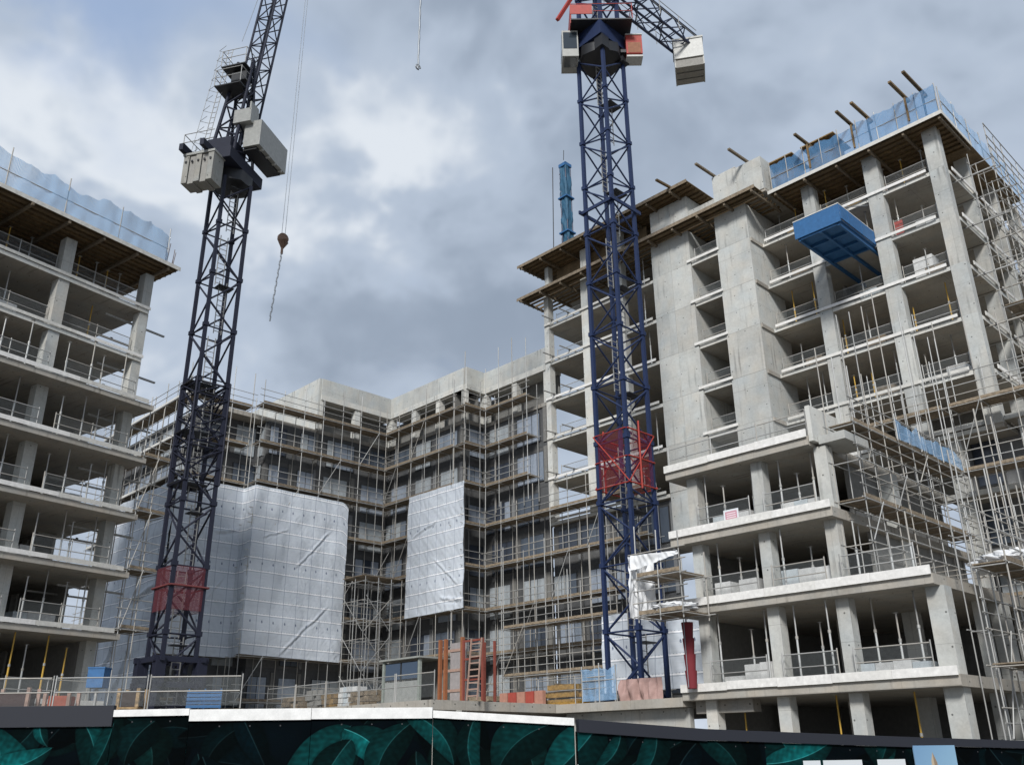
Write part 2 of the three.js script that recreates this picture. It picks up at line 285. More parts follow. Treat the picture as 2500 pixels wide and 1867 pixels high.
// ---------------------------------------------------------------- the tower on the right
const TLV = [13.75, 16.9, 20.0, 23.1, 26.2, 29.3, 32.4, 35.5];
const bayName = ['bay beside the bare wall pier', 'middle bay', 'corner bay'];
{
  const t = new Thing(S, [48, 0, -25], 'concrete_tower', 'tall grey concrete frame tower with two bare wall piers and blue netted roof', 'building');
  const cols = [[-22.15, -21.35], [-18.05, -17.15], [-14.35, -13.5]];
  for (let i = 1; i < 7; i++) {
    const y = TLV[i], yn = TLV[i + 1];
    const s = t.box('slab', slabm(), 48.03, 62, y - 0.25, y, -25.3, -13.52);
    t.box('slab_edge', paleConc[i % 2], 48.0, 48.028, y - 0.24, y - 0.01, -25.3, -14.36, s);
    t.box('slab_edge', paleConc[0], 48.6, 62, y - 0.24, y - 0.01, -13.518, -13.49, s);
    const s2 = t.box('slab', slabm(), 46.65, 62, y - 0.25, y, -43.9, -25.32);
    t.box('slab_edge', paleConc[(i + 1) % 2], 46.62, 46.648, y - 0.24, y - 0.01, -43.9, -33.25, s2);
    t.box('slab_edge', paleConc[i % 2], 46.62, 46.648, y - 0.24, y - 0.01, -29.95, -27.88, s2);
    for (const [a, b] of cols) t.box('column', conc(), 47.94, 48.55, y - 0.02, yn - 0.02, a, b);
    for (const x of [52.3, 56.8, 61.2]) t.box('column', conc(), x, x + 0.6, y - 0.02, yn - 0.26, -14.2, -13.46);
    for (const [a, b] of [[-43.87, -43.4], [-40.0, -39.35], [-36.6, -36.0]]) t.box('column', i < 6 ? paleConc[0] : conc(), 46.58, 47.15, y - 0.02, yn - 0.02, a, b);
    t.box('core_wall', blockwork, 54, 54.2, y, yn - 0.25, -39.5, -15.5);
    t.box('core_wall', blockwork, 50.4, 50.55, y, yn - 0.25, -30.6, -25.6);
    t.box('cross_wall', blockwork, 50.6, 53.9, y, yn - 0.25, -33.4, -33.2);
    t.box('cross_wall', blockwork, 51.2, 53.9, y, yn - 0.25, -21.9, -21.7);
    // bare wall piers, one lift of shutter per storey
    const top = i === 6 ? yn - 0.55 : yn - 0.006;
    for (const [a, b] of [[-33.2, -31.62], [-31.605, -30.0], [-27.85, -25.42]]) t.box('wall_panel', conc(), 46.55 + rr(-0.004, 0.004), 50.2, y + 0.006, top, a, b);
    // toe boards
    t.box('toe_board', toe(), 47.84, 47.88, y + 0.02, y + 0.2, -25.1, -14.5);
    t.box('toe_board', toe(), 46.46, 46.5, y + 0.02, y + 0.2, -43.8, -33.45);
    t.box('toe_board', toe(), 46.44, 46.48, y + 0.03, y + 0.21, -30.25, -27.7);
    for (let k = 0; k < 3; k++) t.box('toe_board', toe(), 48.8 + k * 4.4, 52.6 + k * 4.4, y + 0.02 + 0.03 * k, y + 0.26, -13.4, -13.35);
  }
  for (const z of [[-33.18, -30.02], [-27.83, -25.44]]) t.box('wall_core', concrete[1], 46.58, 50.1, 13.6, 34.95, z[0], z[1]);
  // left part goes one storey higher
  t.box('slab', slabm(), 46.65, 60, 35.25, 35.5, -43.9, -23.9);
  for (const [a, b] of [[-43.8, -43.4], [-40.0, -39.4], [-36.6, -36.0]]) t.box('column', conc(), 46.7, 47.2, 35.5, 37.7, a, b);
  t.box('shutter_wall', ply, 47.6, 47.72, 35.5, 37.7, -43.3, -34.2);
  for (const [a, b] of [[-33.1, -31.4], [-31.38, -29.9]]) t.box('wall_panel', concrete[2], 46.6, 50, 35.5, 37.72, a, b);
  t.box('wall_panel', concrete[2], 46.6, 51, 35.45, 38.1, -27.7, -25.86);
  t.box('wall_panel', concrete[0], 46.6, 51, 35.45, 37.95, -25.85, -23.95);
  t.box('wall_panel', concrete[3], 46.7, 51, 35.45, 36.5, -29.88, -27.72);
  t.box('slab', slabMat[0], 48.0, 62, 35.2, 35.48, -23.88, -13.5);
}
// formwork decks: plywood on timber joists on bearers, with a pale edge board
function formDeck(f, label, x0, x1, y, z0, z1, o = {}) {
  const t = new Thing(f, [(x0 + x1) / 2, y, (z0 + z1) / 2], 'formwork_deck', label, 'formwork');
  t.box('plywood', ply, x0 + 0.02, x1, y - 0.05, y, z0 + 0.02, z1 - 0.02);
  if (o.ax === 'x') { // long in x, open edge towards +z
    for (let s = x0 + 0.4; s < x1 - 0.3; s += 2.1) t.box('bearer', bearerMat, s, s + 0.13, y - 0.36, y - 0.19, z1 - (o.deep ?? 4), z1 + rr(-0.1, o.out ?? 0.1));
    for (let s = z1 - 0.25; s > z1 - (o.deep ?? 4); s -= 0.5) t.box('joist', jst(), x0 + 0.1, x1 - 0.1, y - 0.19, y - 0.052, s - 0.09, s);
    t.box('edge_board', toeWhite[1], x0, x1, y - 0.16, y + 0.08, z1, z1 + 0.03);
  } else {
    for (let s = z0 + 0.4; s < z1 - 0.2; s += 2.1) t.box('bearer', bearerMat, x0 - rr(-0.1, o.out ?? 0.05), x0 + (o.deep ?? 4.5), y - 0.36, y - 0.19, s, s + 0.13);
    for (let s = x0 + 0.2; s < x0 + (o.deep ?? 4.5) - 0.2; s += 0.5) t.box('joist', jst(), s, s + 0.09, y - 0.19, y - 0.052, z0 + 0.1, z1 - 0.1);
    t.box('edge_board', o.edge ?? toeWhite[1], x0 - 0.03, x0, y - 0.16, y + 0.08, z0, z1);
    if (o.endz) t.box('edge_board', toeWhite[1], x0, x0 + (o.deep ?? 4.5), y - 0.16, y + 0.08, z1, z1 + 0.03);
  }
  return t;
}
formDeck(S, 'timber formwork deck under blue netted roof of right tower', 46.9, 60, 35.18, -23.9, -12.75, { endz: true });
formDeck(S, 'lower timber cantilever deck beside bare wall piers of right tower', 45.4, 46.5, 35.1, -45.7, -24.0, { deep: 3.6, edge: brd() });
formDeck(S, 'topmost timber deck at far left end of right tower', 45.3, 58, 37.95, -45.5, -28.9, { deep: 3.6, edge: brd() });

// beams lying out over the roof edge
[[[44.6, 38.25, -27.6], [47.6, 38.2, -27.5]], [[44.9, 38.3, -25.2], [48.1, 38.2, -25.0]], [[43.9, 38.05, -30.4], [46.6, 38.05, -30.2]], [[45.6, 37.45, -20.9], [47.6, 37.4, -20.8]], [[45.4, 37.4, -18.0], [47.7, 37.3, -17.9]], [[45.3, 37.4, -17.0], [47.8, 37.3, -16.9]], [[45.2, 37.4, -14.6], [47.6, 37.3, -14.5]], [[45.0, 37.45, -13.7], [47.9, 37.3, -13.6]]].forEach(([p, q], i) => {
  const lab = ['thick weathered timber beam jutting out above second bare wall pier', 'timber beam jutting out left end of blue roof net on tower', 'timber beam jutting out at right end of topmost tower deck', 'short timber jutting over blue roof net, leftmost of the row', 'timber jutting over blue roof net, second of the row', 'timber jutting over blue roof net, third of the row', 'timber jutting over blue roof net, fourth of the row', 'longest timber jutting out at tower roof corner'][i];
  const t = new Thing(S, [q[0], q[1], q[2]], 'timber_beam', lab, 'beam', 'beams laid out over the tower roof edge');
  t.bar('beam', i < 2 ? bearerMat : jst(), p, q, 0.13, 0.18); t.box('support', jst(), Math.max(46.7, q[0] - 0.75), Math.max(46.7, q[0] - 0.75) + 0.1, i === 2 ? 37.96 : i < 2 ? 37.9 : 35.49, q[1] - 0.1, q[2] - 0.05, q[2] + 0.05); t.box('spacer', jst(), q[0] - 0.5, q[0] - 0.3, q[1] - 0.32, q[1] - 0.13, q[2] - 0.1, q[2] + 0.1);
});
// small dark hutch roofs behind the tower net
[[-21.3, -19.6, 'boxed plywood shutter standing behind blue net near middle of tower roof'], [-24.0, -22.5, 'boxed plywood shutter behind left end of blue net on tower roof']].forEach(([a, b, lab]) => {
  const t = new Thing(S, [48.6, 35.5, (a + b) / 2], 'column_shutter', lab, 'formwork', 'shutters on the tower roof');
  t.box('panel', ply, 48.2, 49.6, 35.5, 37.75, a, b); t.box('walkway', tmb(), 47.6, 50, 37.76, 37.84, a - 0.3, b + 0.3); for (const z of [a, b]) t.bar('bracket', blackMetal, [47.7, 37.7, z], [48.19, 37.0, z], 0.06, 0.06);
});
// blue debris nets: posts with a net slung between them
function net(f, path, y0, y1, mat, label, n, sagging) {
  const t = new Thing(f, [path[0][0], y0, path[0][1]], 'debris_net', label, 'netting');
  const b = [path[0][0], y0, path[0][1]];
  const g = cloth(path, y0, y1, 120, 12, (d, y, u, v) => 0.07 * n2(d * 0.8, y * 0.35) + 0.025 * n2(d * 2.4, y * 0.5), (u, v, L) => { const sp = Math.floor(u * L / n), am = 0.25 + 1.2 * Math.abs(n2(sp * 3.7, 8)); return [0.1 * v * n2(u * L * 1.1, 5), -v * sagging * am * Math.pow(Math.abs(Math.sin(u * L / n * Math.PI)), 0.7) - v * 0.12 * n2(u * L * 0.9, 3) - v * 0.05 * n2(u * L * 3.3, 6)]; });
  t.geo('net', rel(g, b), mat);
  let acc = 0; for (let i = 1; i < path.length; i++) { const [ax, az] = path[i - 1], [bx, bz] = path[i], l = Math.hypot(bx - ax, bz - az), k = Math.max(1, Math.round(l / n)); for (let j = i === 1 ? 0 : 1; j <= k; j++) { const x = ax + (bx - ax) * j / k, z = az + (bz - az) * j / k; t.tube('post', glv(), [x, y0 - 0.1, z], [x + rr(-0.05, 0.05), y1 + rr(0.05, 0.3), z], 0.03); } t.tube('rail', glv(), [ax, y0 + 0.9, az], [bx, y0 + 0.9, bz], 0.024); acc += l; }
  return t;
}
net(S, [[47.0, -23.6], [47.0, -12.85]], 35.27, 37.15, netBlueDeep, 'deep blue debris net along front edge of tower roof', 1.2, 0.12);
net(S, [[47.3, -12.78], [62, -12.78]], 35.27, 37.0, netBlue, 'pale blue debris net along right edge of tower roof', 2.1, 0.15);

// loading platform hanging out of the tower
{
  const t = new Thing(S, [45.8, 28.9, -19.5], 'loading_platform', 'bright blue steel loading platform jutting out of the right tower', 'platform', null);
  const d = t.box('deck', blueDark, 43.7, 49.5, 29.06, 29.14, -20.9, -18.15);
  for (const z of [-20.8, -19.5, -18.4]) t.box('beam', blueDark, 43.75, 52, 28.84, 29.055, z, z + 0.14, null);
  for (const x of [43.72, 45.0, 46.4, 47.6]) t.box('cross_beam', blueDark, x, x + 0.12, 28.88, 29.05, -20.64, -18.42);
  const gate = t.box('gate', blueSteel, 43.62, 43.69, 28.98, 30.1, -20.92, -18.13);
  for (const z of [-20.9, -18.15]) t.tube('stay', steelCable, [44.2, 30.1, z], [48.3, 32.1, z], 0.03);
  for (const z of [-20.94, -18.11]) for (const x of [44.6, 46.2, 47.8]) t.box('stiffener', blueSteel, x, x + 0.07, 29.16, 30.04, z - 0.05, z + 0.05);
  t.box('gate_rail', toeWhite[0], 43.6, 43.7, 30.105, 30.15, -20.95, -18.1);
  t.box('side_panel', blueSteel, 43.7, 48.6, 29.15, 30.05, -18.13, -18.08);
  t.box('side_panel', blueSteel, 43.7, 48.6, 29.15, 30.05, -20.97, -20.92);
  t.box('side_rail', toeWhite[0], 43.7, 48.6, 30.06, 30.1, -18.13, -18.08);
}
// blue wrapped placing mast on the far end of the tower roof
{
  const t = new Thing(S, [50, 35.5, -42.6], 'placing_mast', 'tall blue sheet-wrapped mast standing on far left roof of tower', 'mast');
  const s = [0, 1, 2, 3].map((i) => [(i & 1 ? 0.3 : -0.3), (i & 2 ? 0.3 : -0.3)]);
  for (const [dx, dz] of s) t.tube('leg', navyLight, [49 + dx, 35.5, -43.2 + dz], [49 + dx, 48.4, -43.2 + dz], 0.06);
  const g = cloth([[48.66, -43.54], [49.34, -43.54], [49.34, -42.86], [48.66, -42.86], [48.66, -43.54]], 39.4, 48.2, 60, 40, (d, y) => 0.09 * n2(d * 1.2, y * 0.5) + 0.05 * n2(d * 3, y * 1.5));
  t.geo('wrap', rel(g, [50, 35.5, -42.6]), M(0.03, 0.12, 0.22, { roughness: 0.7, side: THREE.DoubleSide, map: dirtTex }));
  for (let y = 37; y < 48; y += 1.5) t.tube('brace', navyLight, [48.64, y, -43.56], [49.36, y + 1.2, -43.56], 0.03);
  t.box('head', blueDark, 48.6, 49.4, 48.2, 48.5, -43.6, -42.8); t.tube('antenna', steelCable, [48.4, 48.5, -42.8], [47.9, 49.0, -42.3], 0.03); t.tube('rod', steelCable, [49.6, 48.6, -43.8], [49.9, 49.3, -44.3], 0.03);
  t.tube('hose', blackMetal, [48.3, 48.3, -44.0], [48.2, 40, -44.1], 0.04); t.box('clamp', blueDark, 48.5, 49.5, 41.6, 41.72, -43.7, -42.7); t.box('clamp', blueDark, 48.5, 49.5, 45, 45.12, -43.7, -42.7);
}
// edge barriers and props inside the tower
for (let i = 2; i < 7; i++) {
  const y = TLV[i], F = ORD[i + 3];
  [[-25.2, -22.3], [-21.2, -18.2], [-17.0, -14.5]].forEach(([a, b], k) => barrier(S, 'z', 48.35, a, b, y + 0.005, `grey mesh edge barrier on ${F} floor of right tower, ${bayName[k]}`));
  barrier(S, 'z', 46.95, -29.85, -28.0, y + 0.005, `grey mesh edge barrier in ${F} floor slot between the bare wall piers`);
  barrier(S, 'z', 47.3, -43.2, -40.2, y + 0.005, `grey mesh edge barrier on ${F} floor at far left end of right tower`);
  const n = i === 6 ? 9 : 7;
  const nth = ['leftmost', 'second from left', 'third from left', 'fourth from left', 'fifth from left', 'sixth from left', 'seventh from left', 'eighth from left', 'rightmost']; for (let k = 0; k < n; k++) { const z = i === 6 ? -24.6 + k * 1.2 : -24.6 + k * 1.45 + rr(0, 0.8); const kind = i === 6 ? (k % 2 ? 'yellow' : rnd() < 0.3 ? 'rust' : 'grey') : rnd() < 0.25 ? 'yellow' : 'grey'; prop(S, 48.75 + rr(0, 0.7), y, (i === 6 ? 34.8 : TLV[i + 1] - 0.25) - (i !== 6 && rnd() < 0.4 ? 0.8 : 0), z, kind, `${kind === 'grey' ? 'slim grey' : kind === 'rust' ? 'slim rusty' : 'slim yellow'} steel prop on ${F} floor front of right tower, ${k === n - 1 ? 'rightmost' : nth[k]}`, 'props in the tower front'); }
  prop(S, 47.4, y, (i === 6 ? 34.9 : TLV[i + 1] - 0.25), -28.15, i === 6 ? 'rust' : 'grey', `${i === 6 ? 'rusty' : 'grey'} steel prop in ${F} floor slot between the bare wall piers`);
  prop(S, 47.3, y, (i === 6 ? 34.9 : TLV[i + 1] - 0.25), -34.1 - rnd(), 'grey', `grey steel prop on ${F} floor of right tower behind blue crane`);
  for (let k = 0; k < 4; k++) { const x = 49.6 + k * 2.7; const t = new Thing(S, [x, y - 0.35, -13.4], 'needle_tube', `steel needle tube poking out of ${F} floor right side of tower, ${['first', 'second', 'third', 'fourth'][k]} from front corner`, 'tube', `needle tubes on ${F} floor right side`); t.tube('tube', glv(), [x, y - 0.32, -14.6], [x, y - 0.32 + rr(-0.05, 0.05), -13.3 + rr(1.2, 2.6)], 0.05); t.tube('coupler', blackMetal, [x, y - 0.39, -13.2], [x, y - 0.25, -13.2], 0.06); }
}
for (let i = 2; i < 7; i++) for (const z of [-42.9, -41.2]) { const y = TLV[i] + 0.28; const t = new Thing(S, [46.6, y, z], 'needle_tube', `steel needle tube across ${ORD[i + 3]} floor edge at far left of tower, ${z < -42 ? 'left one' : 'right one'}`, 'tube', 'needle tubes at the far left of the tower'); t.tube('tube', galv[1], [45.3, y, z], [48.2, y + 0.05, z + 0.05], 0.05); t.tube('coupler', blackMetal, [46.4, y - 0.08, z], [46.4, y + 0.08, z], 0.06); }
{ const t = new Thing(S, [49.6, 26.2, -16.0], 'wrapped_pallet', 'tall white wrapped pallet in corner bay of right tower', 'pallet'); t.box('load', packWhite[0], 49.0, 50.0, 26.34, 27.9, -16.6, -15.5); t.box('pallet', timber[0], 48.95, 50.05, 26.2, 26.33, -16.65, -15.45); }
{ const t = new Thing(S, [48.8, 29.3, -17.0], 'fire_point', 'small red fire point board beside middle column of right tower', 'fire point'); t.box('board', red, 48.6, 48.7, 29.5, 30.5, -17.1, -16.6); t.box('stand', blackMetal, 48.71, 48.8, 29.3, 30.4, -16.9, -16.8); }

[[3, 0, 'grey boards'], [4, 1, 'pale wrapped blocks'], [5, 0, 'brown crates'], [5, 2, 'pale wrapped blocks'], [6, 1, 'yellow formwork beams'], [6, 2, 'brown crates'], [4, 2, 'grey boards'], [3, 1, 'brown crates'], [2, 2, 'pale wrapped blocks'], [2, 1, 'grey boards'], [6, 0, 'yellow formwork beams']].forEach(([i, k, w]) => {
  const y = TLV[i], z = [-24, -20, -16][k], t = new Thing(S, [49.2, y, z], 'floor_stack', `${w} stacked on ${ORD[i + 3]} floor of right tower, ${bayName[k]}`, 'materials', 'stacks on the tower floors');
  const m = w[0] === 'g' ? board[2] : w[0] === 'p' ? packWhite[k] : w[0] === 'y' ? yellowTimber : timber[1];
  for (let a = 0; a < 3; a++) for (let b = 0; b < 3 - (a === 2 ? 1 : 0); b++) t.box(w[0] === 'p' ? 'block' : w[0] === 'b' ? 'crate' : w[0] === 'y' ? 'beam' : 'board', m, 49.0 + rr(-0.06, 0.06), 49.9 + rr(-0.1, 0.2), y + 0.003 + a * 0.31, y + 0.3 + a * 0.31, z + b * 0.55 + rr(-0.04, 0.02), z + b * 0.55 + 0.5);
});
// scaffold tubes climbing the tower's right side
scaffold(S, 'x', -11.4, -12.6, 49.4, 61, [20.5, 23.6, 26.7, 29.8, 32.7], 17, 34.0, 'open tube scaffold climbing right side of right tower', null, { bay: 1.35, brace: true, spike: 1.0, rails: [-0.06, 0.6, 1.2, 2.0], boardLifts: [23.6], r: 0.026, toe: toeWhite[1] });

// ---------------------------------------------------------------- the podium in front of the tower
const PL = [0, 4.0, 7.5, 10.6, 13.7];
{
  const t = new Thing(S, [34, 0, -18.5], 'concrete_podium', 'low concrete podium block with white edge boards in front of the right tower', 'building');
  const ends = [0, -12.6, -12.9, -16.3, -16.9], zc = [-23.15, -19.75, -16.72, -13.12];
  for (let i = 1; i < 5; i++) {
    const y = PL[i];
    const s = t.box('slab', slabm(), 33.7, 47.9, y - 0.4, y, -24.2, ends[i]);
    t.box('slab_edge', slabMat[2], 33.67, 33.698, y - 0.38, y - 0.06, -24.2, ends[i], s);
    const L = ends[i] + 24.2, n = Math.round(L / 2.4);
    for (let k = 0; k < n; k++) t.box('toe_board', toeWhite[(k + i) % 3 === 1 ? 0 : 2], 33.56 - rr(0, 0.015), 33.6, y - 0.05 + rr(-0.015, 0.015), y + 0.27 + rr(-0.02, 0.02), -24.2 + L * k / n + 0.005, -24.2 + L * (k + 1) / n - 0.005);
  }
  for (let i = 0; i < 4; i++) for (let k = 0; k < 4; k++) {
    if (k === 3 && i > 1) continue;
    const w = k === 3 ? 0.34 : 0.27; t.box('column', i === 0 && k < 2 ? paleConc[0] : conc(), 34.2, 34.2 + w * 2, PL[i] + (i ? 0.001 : 0), PL[i + 1] - 0.4, zc[k] - w, zc[k] + w);
    t.box('column', conc(), 40.2, 40.8, PL[i], PL[i + 1] - 0.4, zc[k] - 0.3, zc[k] + 0.3);
  }
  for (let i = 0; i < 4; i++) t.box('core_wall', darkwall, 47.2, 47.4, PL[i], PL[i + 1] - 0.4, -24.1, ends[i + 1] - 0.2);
  for (let i = 2; i < 4; i++) t.box('end_wall', blockwork, 37.5, 47.1, PL[i], PL[i + 1] - 0.4, ends[i + 1] - 0.45, ends[i + 1] - 0.25);  // end walls added to close the upper floors into shade
  for (let i = 0; i < 4; i++) t.box('end_wall', darkwall, 36.0, 47.1, PL[i] + 0.002, PL[i + 1] - 0.402, -24.15, -23.95);  // unseen end walls, added to keep the podium floors dark
  for (let i = 0; i < 2; i++) for (const x of [39.2, 43.8]) t.box('column', conc(), x, x + 0.5, PL[i] + 0.001, PL[i + 1] - 0.4, -13.7, -13.3);
  t.box('downstand_beam', slabMat[1], 34.3, 34.9, 3.1, 3.6, -24.0, -21.2);
  t.box('upstand', paleConc[0], 33.72, 36.2, 13.45, 15.0, -16.88, -16.68);
  t.box('ledge', concrete[1], 34.1, 36.2, 13.35, 13.7, -16.66, -15.5);
}
for (let i = 1; i < 5; i++) {
  const spans = [[-24.1, -23.5], [-22.8, -20.1], [-19.4, -17.05], [-16.4, -13.5]];
  for (let k = 1; k < (i > 2 ? 3 : 4); k++) { if (i === 4) continue; barrier(S, 'z', 33.9, spans[k][0], spans[k][1], PL[i] + 0.005, `grey mesh edge barrier on ${ORD[i]} floor of podium, ${['', 'left', 'middle', 'right'][k]} bay`); }
  if (i < 4) { let c = 0; for (const [a, b] of spans.slice(1, i > 2 ? 3 : 4)) for (let k = 0; k < 3; k++) { const short = k === 1; prop(S, 34.1 + rr(0.0, 1.2), PL[i], short ? PL[i + 1] - 1.1 : PL[i + 1] - 0.4, a + (b - a) * (k + 0.5 + rr(-0.2, 0.2)) / 3, 'grey', `${short ? 'short grey steel prop' : (k ? 'right' : 'left') + ' tall grey steel prop'} in ${['left', 'middle', 'right'][Math.floor(c / 3)]} bay on ${ORD[i]} floor of podium`, 'props on the podium floors'); c++; } }
}
barrier(S, 'z', 33.9, -24.1, -17.0, 13.705, 'long grey mesh edge barrier along top floor of podium');
[[35.2, -22.2], [35.0, -17.9], [35.4, -15.0]].forEach(([x, z], i) => prop(S, x, 0, 3.6, z, 'yellow', ['yellow steel prop under podium, left of three', 'yellow steel prop under podium, middle of three', 'yellow steel prop under podium, right of three'][i], 'yellow props under the podium'));
// wrapped stock on the podium floors
[[1, 34.6, -22.2, 1.0, 0.55, 0, 'short pale wrapped pack beside left column on first podium floor'], [1, 34.8, -21.0, 1.5, 1.0, 2, 'tall pale wrapped pack in left bay of first podium floor'], [1, 34.4, -15.2, 2.8, 0.6, 1, 'long low pale packs in right bay of first podium floor'], [2, 34.6, -22.3, 0.8, 0.95, 0, 'narrow white wrapped pack in left bay of second podium floor'], [2, 34.9, -21.2, 0.9, 1.0, 2, 'second white wrapped pack in left bay of second podium floor'], [2, 34.7, -18.3, 2.3, 1.05, 1, 'wide pale blue wrapped packs in middle bay of second podium floor'], [3, 34.7, -21.6, 1.9, 0.9, 1, 'pale blue wrapped packs in left bay of third podium floor'], [3, 34.8, -18.2, 1.9, 0.85, 0, 'white wrapped packs in middle bay of third podium floor']].forEach(([i, x, z, w, h, m, lab]) => {
  const t = new Thing(S, [x, PL[i], z], 'wrapped_pack', lab, 'pack', 'wrapped stock on the podium floors');
  const y = PL[i]; t.box('pallet', tmb(), x, x + 0.9, y + 0.003, y + 0.12, z - w / 2, z + w / 2); const n = Math.max(1, Math.round(w / 0.7)); for (let k = 0; k < n; k++) t.box('pack', packWhite[(m + k) % 3], x + rr(0, 0.05), x + 0.85, y + 0.122, y + h + rr(-0.06, 0.06), z - w / 2 + w * k / n + 0.01, z - w / 2 + w * (k + 1) / n - 0.01);
});
{ const t = new Thing(S, [33.86, 10.6, -21.0], 'notice_board', 'white and pink notice board tied to third floor barrier of podium', 'sign'); const c = document.createElement('canvas'); c.width = 128; c.height = 96; const x = c.getContext('2d'); x.fillStyle = '#dfe3e6'; x.fillRect(0, 0, 128, 96); x.fillStyle = '#c98f9d'; x.fillRect(14, 14, 100, 68); x.fillStyle = '#e8dfe2'; for (const yy of [26, 42, 58]) x.fillRect(24, yy, 80, 7); const tx = new THREE.CanvasTexture(c); tx.colorSpace = THREE.SRGBColorSpace; const m = new THREE.Mesh(new THREE.BoxGeometry(0.02, 0.55, 0.75), M(1, 1, 1, { map: tx, roughness: 0.6 })); m.position.set(-0.03, 0.5, 0); t.add(m, 'board'); }
// podium side scaffold, lower wing, its scaffold
scaffold(S, 'x', -15.3, -16.45, 34.6, 46.0, [9.2, 10.95, 12.6, 14.15], 7.5, 18.4, 'tube scaffold along right side of podium below the tower', null, { bay: 1.4, spike: 3.6, r: 0.026, brace: true, rails: [-0.06, 0.5, 1.0], boardLifts: [10.95, 14.15], toe: board[1] });
{
  const t = new Thing(S, [50, 0, -9], 'concrete_wing', 'lower concrete wing at right edge behind scaffold', 'building');
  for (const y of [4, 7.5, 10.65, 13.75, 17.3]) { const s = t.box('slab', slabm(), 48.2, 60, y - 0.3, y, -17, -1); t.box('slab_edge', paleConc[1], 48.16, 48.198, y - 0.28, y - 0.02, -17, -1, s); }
  const lv = [0, 4, 7.5, 10.65, 13.75, 17.3];
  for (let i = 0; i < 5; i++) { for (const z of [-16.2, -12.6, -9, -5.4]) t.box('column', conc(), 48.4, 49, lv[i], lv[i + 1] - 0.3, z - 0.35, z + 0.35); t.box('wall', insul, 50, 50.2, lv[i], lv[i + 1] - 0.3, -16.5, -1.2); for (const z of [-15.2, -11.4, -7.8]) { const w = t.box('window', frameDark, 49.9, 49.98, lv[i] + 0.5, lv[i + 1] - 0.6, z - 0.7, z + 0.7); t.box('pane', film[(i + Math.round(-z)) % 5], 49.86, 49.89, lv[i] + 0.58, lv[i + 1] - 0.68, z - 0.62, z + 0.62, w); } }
}
scaffold(S, 'z', 46.3, 47.6, -15.4, -6, [4.7, 8.1, 11.2, 14.3, 17.75], 0, 21, 'tube scaffold on lower wing right of the tower', null, { bay: 1.5, spike: 2.6, brace: true, toe: board[1], r: 0.027, rails: [-0.06, 0.5, 1.0, 1.6], boardLifts: [8.1, 14.3, 17.75] });
scaffold(S, 'z', 46.2, 47.5, -20.4, -15.7, [14.3, 17.75], 13.75, 20.4, 'tube scaffold standing on the podium roof before the tower bays', null, { bay: 1.15, r: 0.026, spike: 3.0, brace: true, toe: board[1], rails: [-0.06, 0.5, 1.0], boardLifts: [17.75] });
scaffold(S, 'x', -11.9, -12.5, 35.2, 47, [1.9, 5.6, 9.0], 0, 11.2, 'inner tube scaffold close to lower right side of podium', null, { bay: 1.9, spike: 1.8, brace: true, rails: [-0.06, 0.5, 1.0], boardLifts: [], r: 0.026 });
scaffold(S, 'x', -10.6, -11.8, 34.4, 47, [4.3, 7.7], 0, 12.6, 'tube scaffold with draped plastic at lower right of podium', null, { bay: 1.9, spike: 2.6, r: 0.03, brace: true, rails: [-0.06, 0.5, 1.0, 1.7] });
net(S, [[38.5, -15.15], [45.9, -15.15]], 14.25, 15.2, netBlue, 'pale blue net on scaffold beside the podium top', 2.2, 0.5);
function crumple(f, c, w, h, d, label, mat, amp) {
  const g = new THREE.SphereGeometry(1, 36, 24), p = g.attributes.position; const v = new THREE.Vector3();
  for (let i = 0; i < p.count; i++) { v.fromBufferAttribute(p, i); const k = 1 + amp * n3(v.x * 2.2 + c[0], v.y * 2.2, v.z * 2.2) + amp * 0.5 * n3(v.x * 5, v.y * 5 + c[1], v.z * 5) + amp * 0.6 * Math.abs(n3(v.x * 3.1, v.y * 3 + 4, v.z * 3.1)); p.setXYZ(i, v.x * w * k, Math.max(-h * 0.9, v.y * h * k), v.z * d * k); }
  g.computeVertexNormals(); const t = new Thing(f, c, 'plastic_sheet', label, 'plastic sheet'); t.geo('sheet', g.translate(0, h * 0.9, 0), mat); return t;
}
crumple(S, [37.2, 7.75, -11.2], 0.9, 0.36, 1.2, 'crumpled white plastic sheet lying on scaffold at lower right', plasticWhite, 0.4);
const drape = (label, path, y0, y1, name = 'plastic_sheet', mat = plasticWhite, amp = 0.14, trim = null) => { const b = [path[0][0], y0, path[0][1]]; const t = new Thing(S, b, name, label, 'plastic sheet'); t.geo('sheet', rel(cloth(path, y0, y1, 40, 30, (d, y) => amp * n2(d * 1.6, y * 0.5) + amp * 0.6 * n2(d * 4, y * 1.3 + 5), trim), b), mat); return t; };
drape('white plastic sheet hanging over barrier at lower right of podium', [[36.0, -10.45], [37.6, -10.4]], 4.4, 6.0, 'plastic_sheet', plasticWhite, 0.12, (u, v, L, H) => [(1 - v) * (0.5 - u) * 0.7, (1 - v) * 0.5 * Math.abs(u - 0.4)]);
drape('grey plastic sheet hanging at far right edge above the podium scaffold', [[38.6, -10.4], [40.8, -10.2]], 7.6, 10.2, 'plastic_sheet', M(0.62, 0.63, 0.63, { roughness: 0.5, side: THREE.DoubleSide }), 0.2, (u, v) => [0, -(1 - v) * u * 0.8 + v * u * 0.4]);
structure('deck_wall', boxGeo(0.3, 3.4, 44), concrete[3], S, [27.6, 1.7, -53.72]);
structure('deck_wall_001', boxGeo(0.3, 3.38, 7.2), concrete[3], S, [34.5, 1.69, -27.98]);

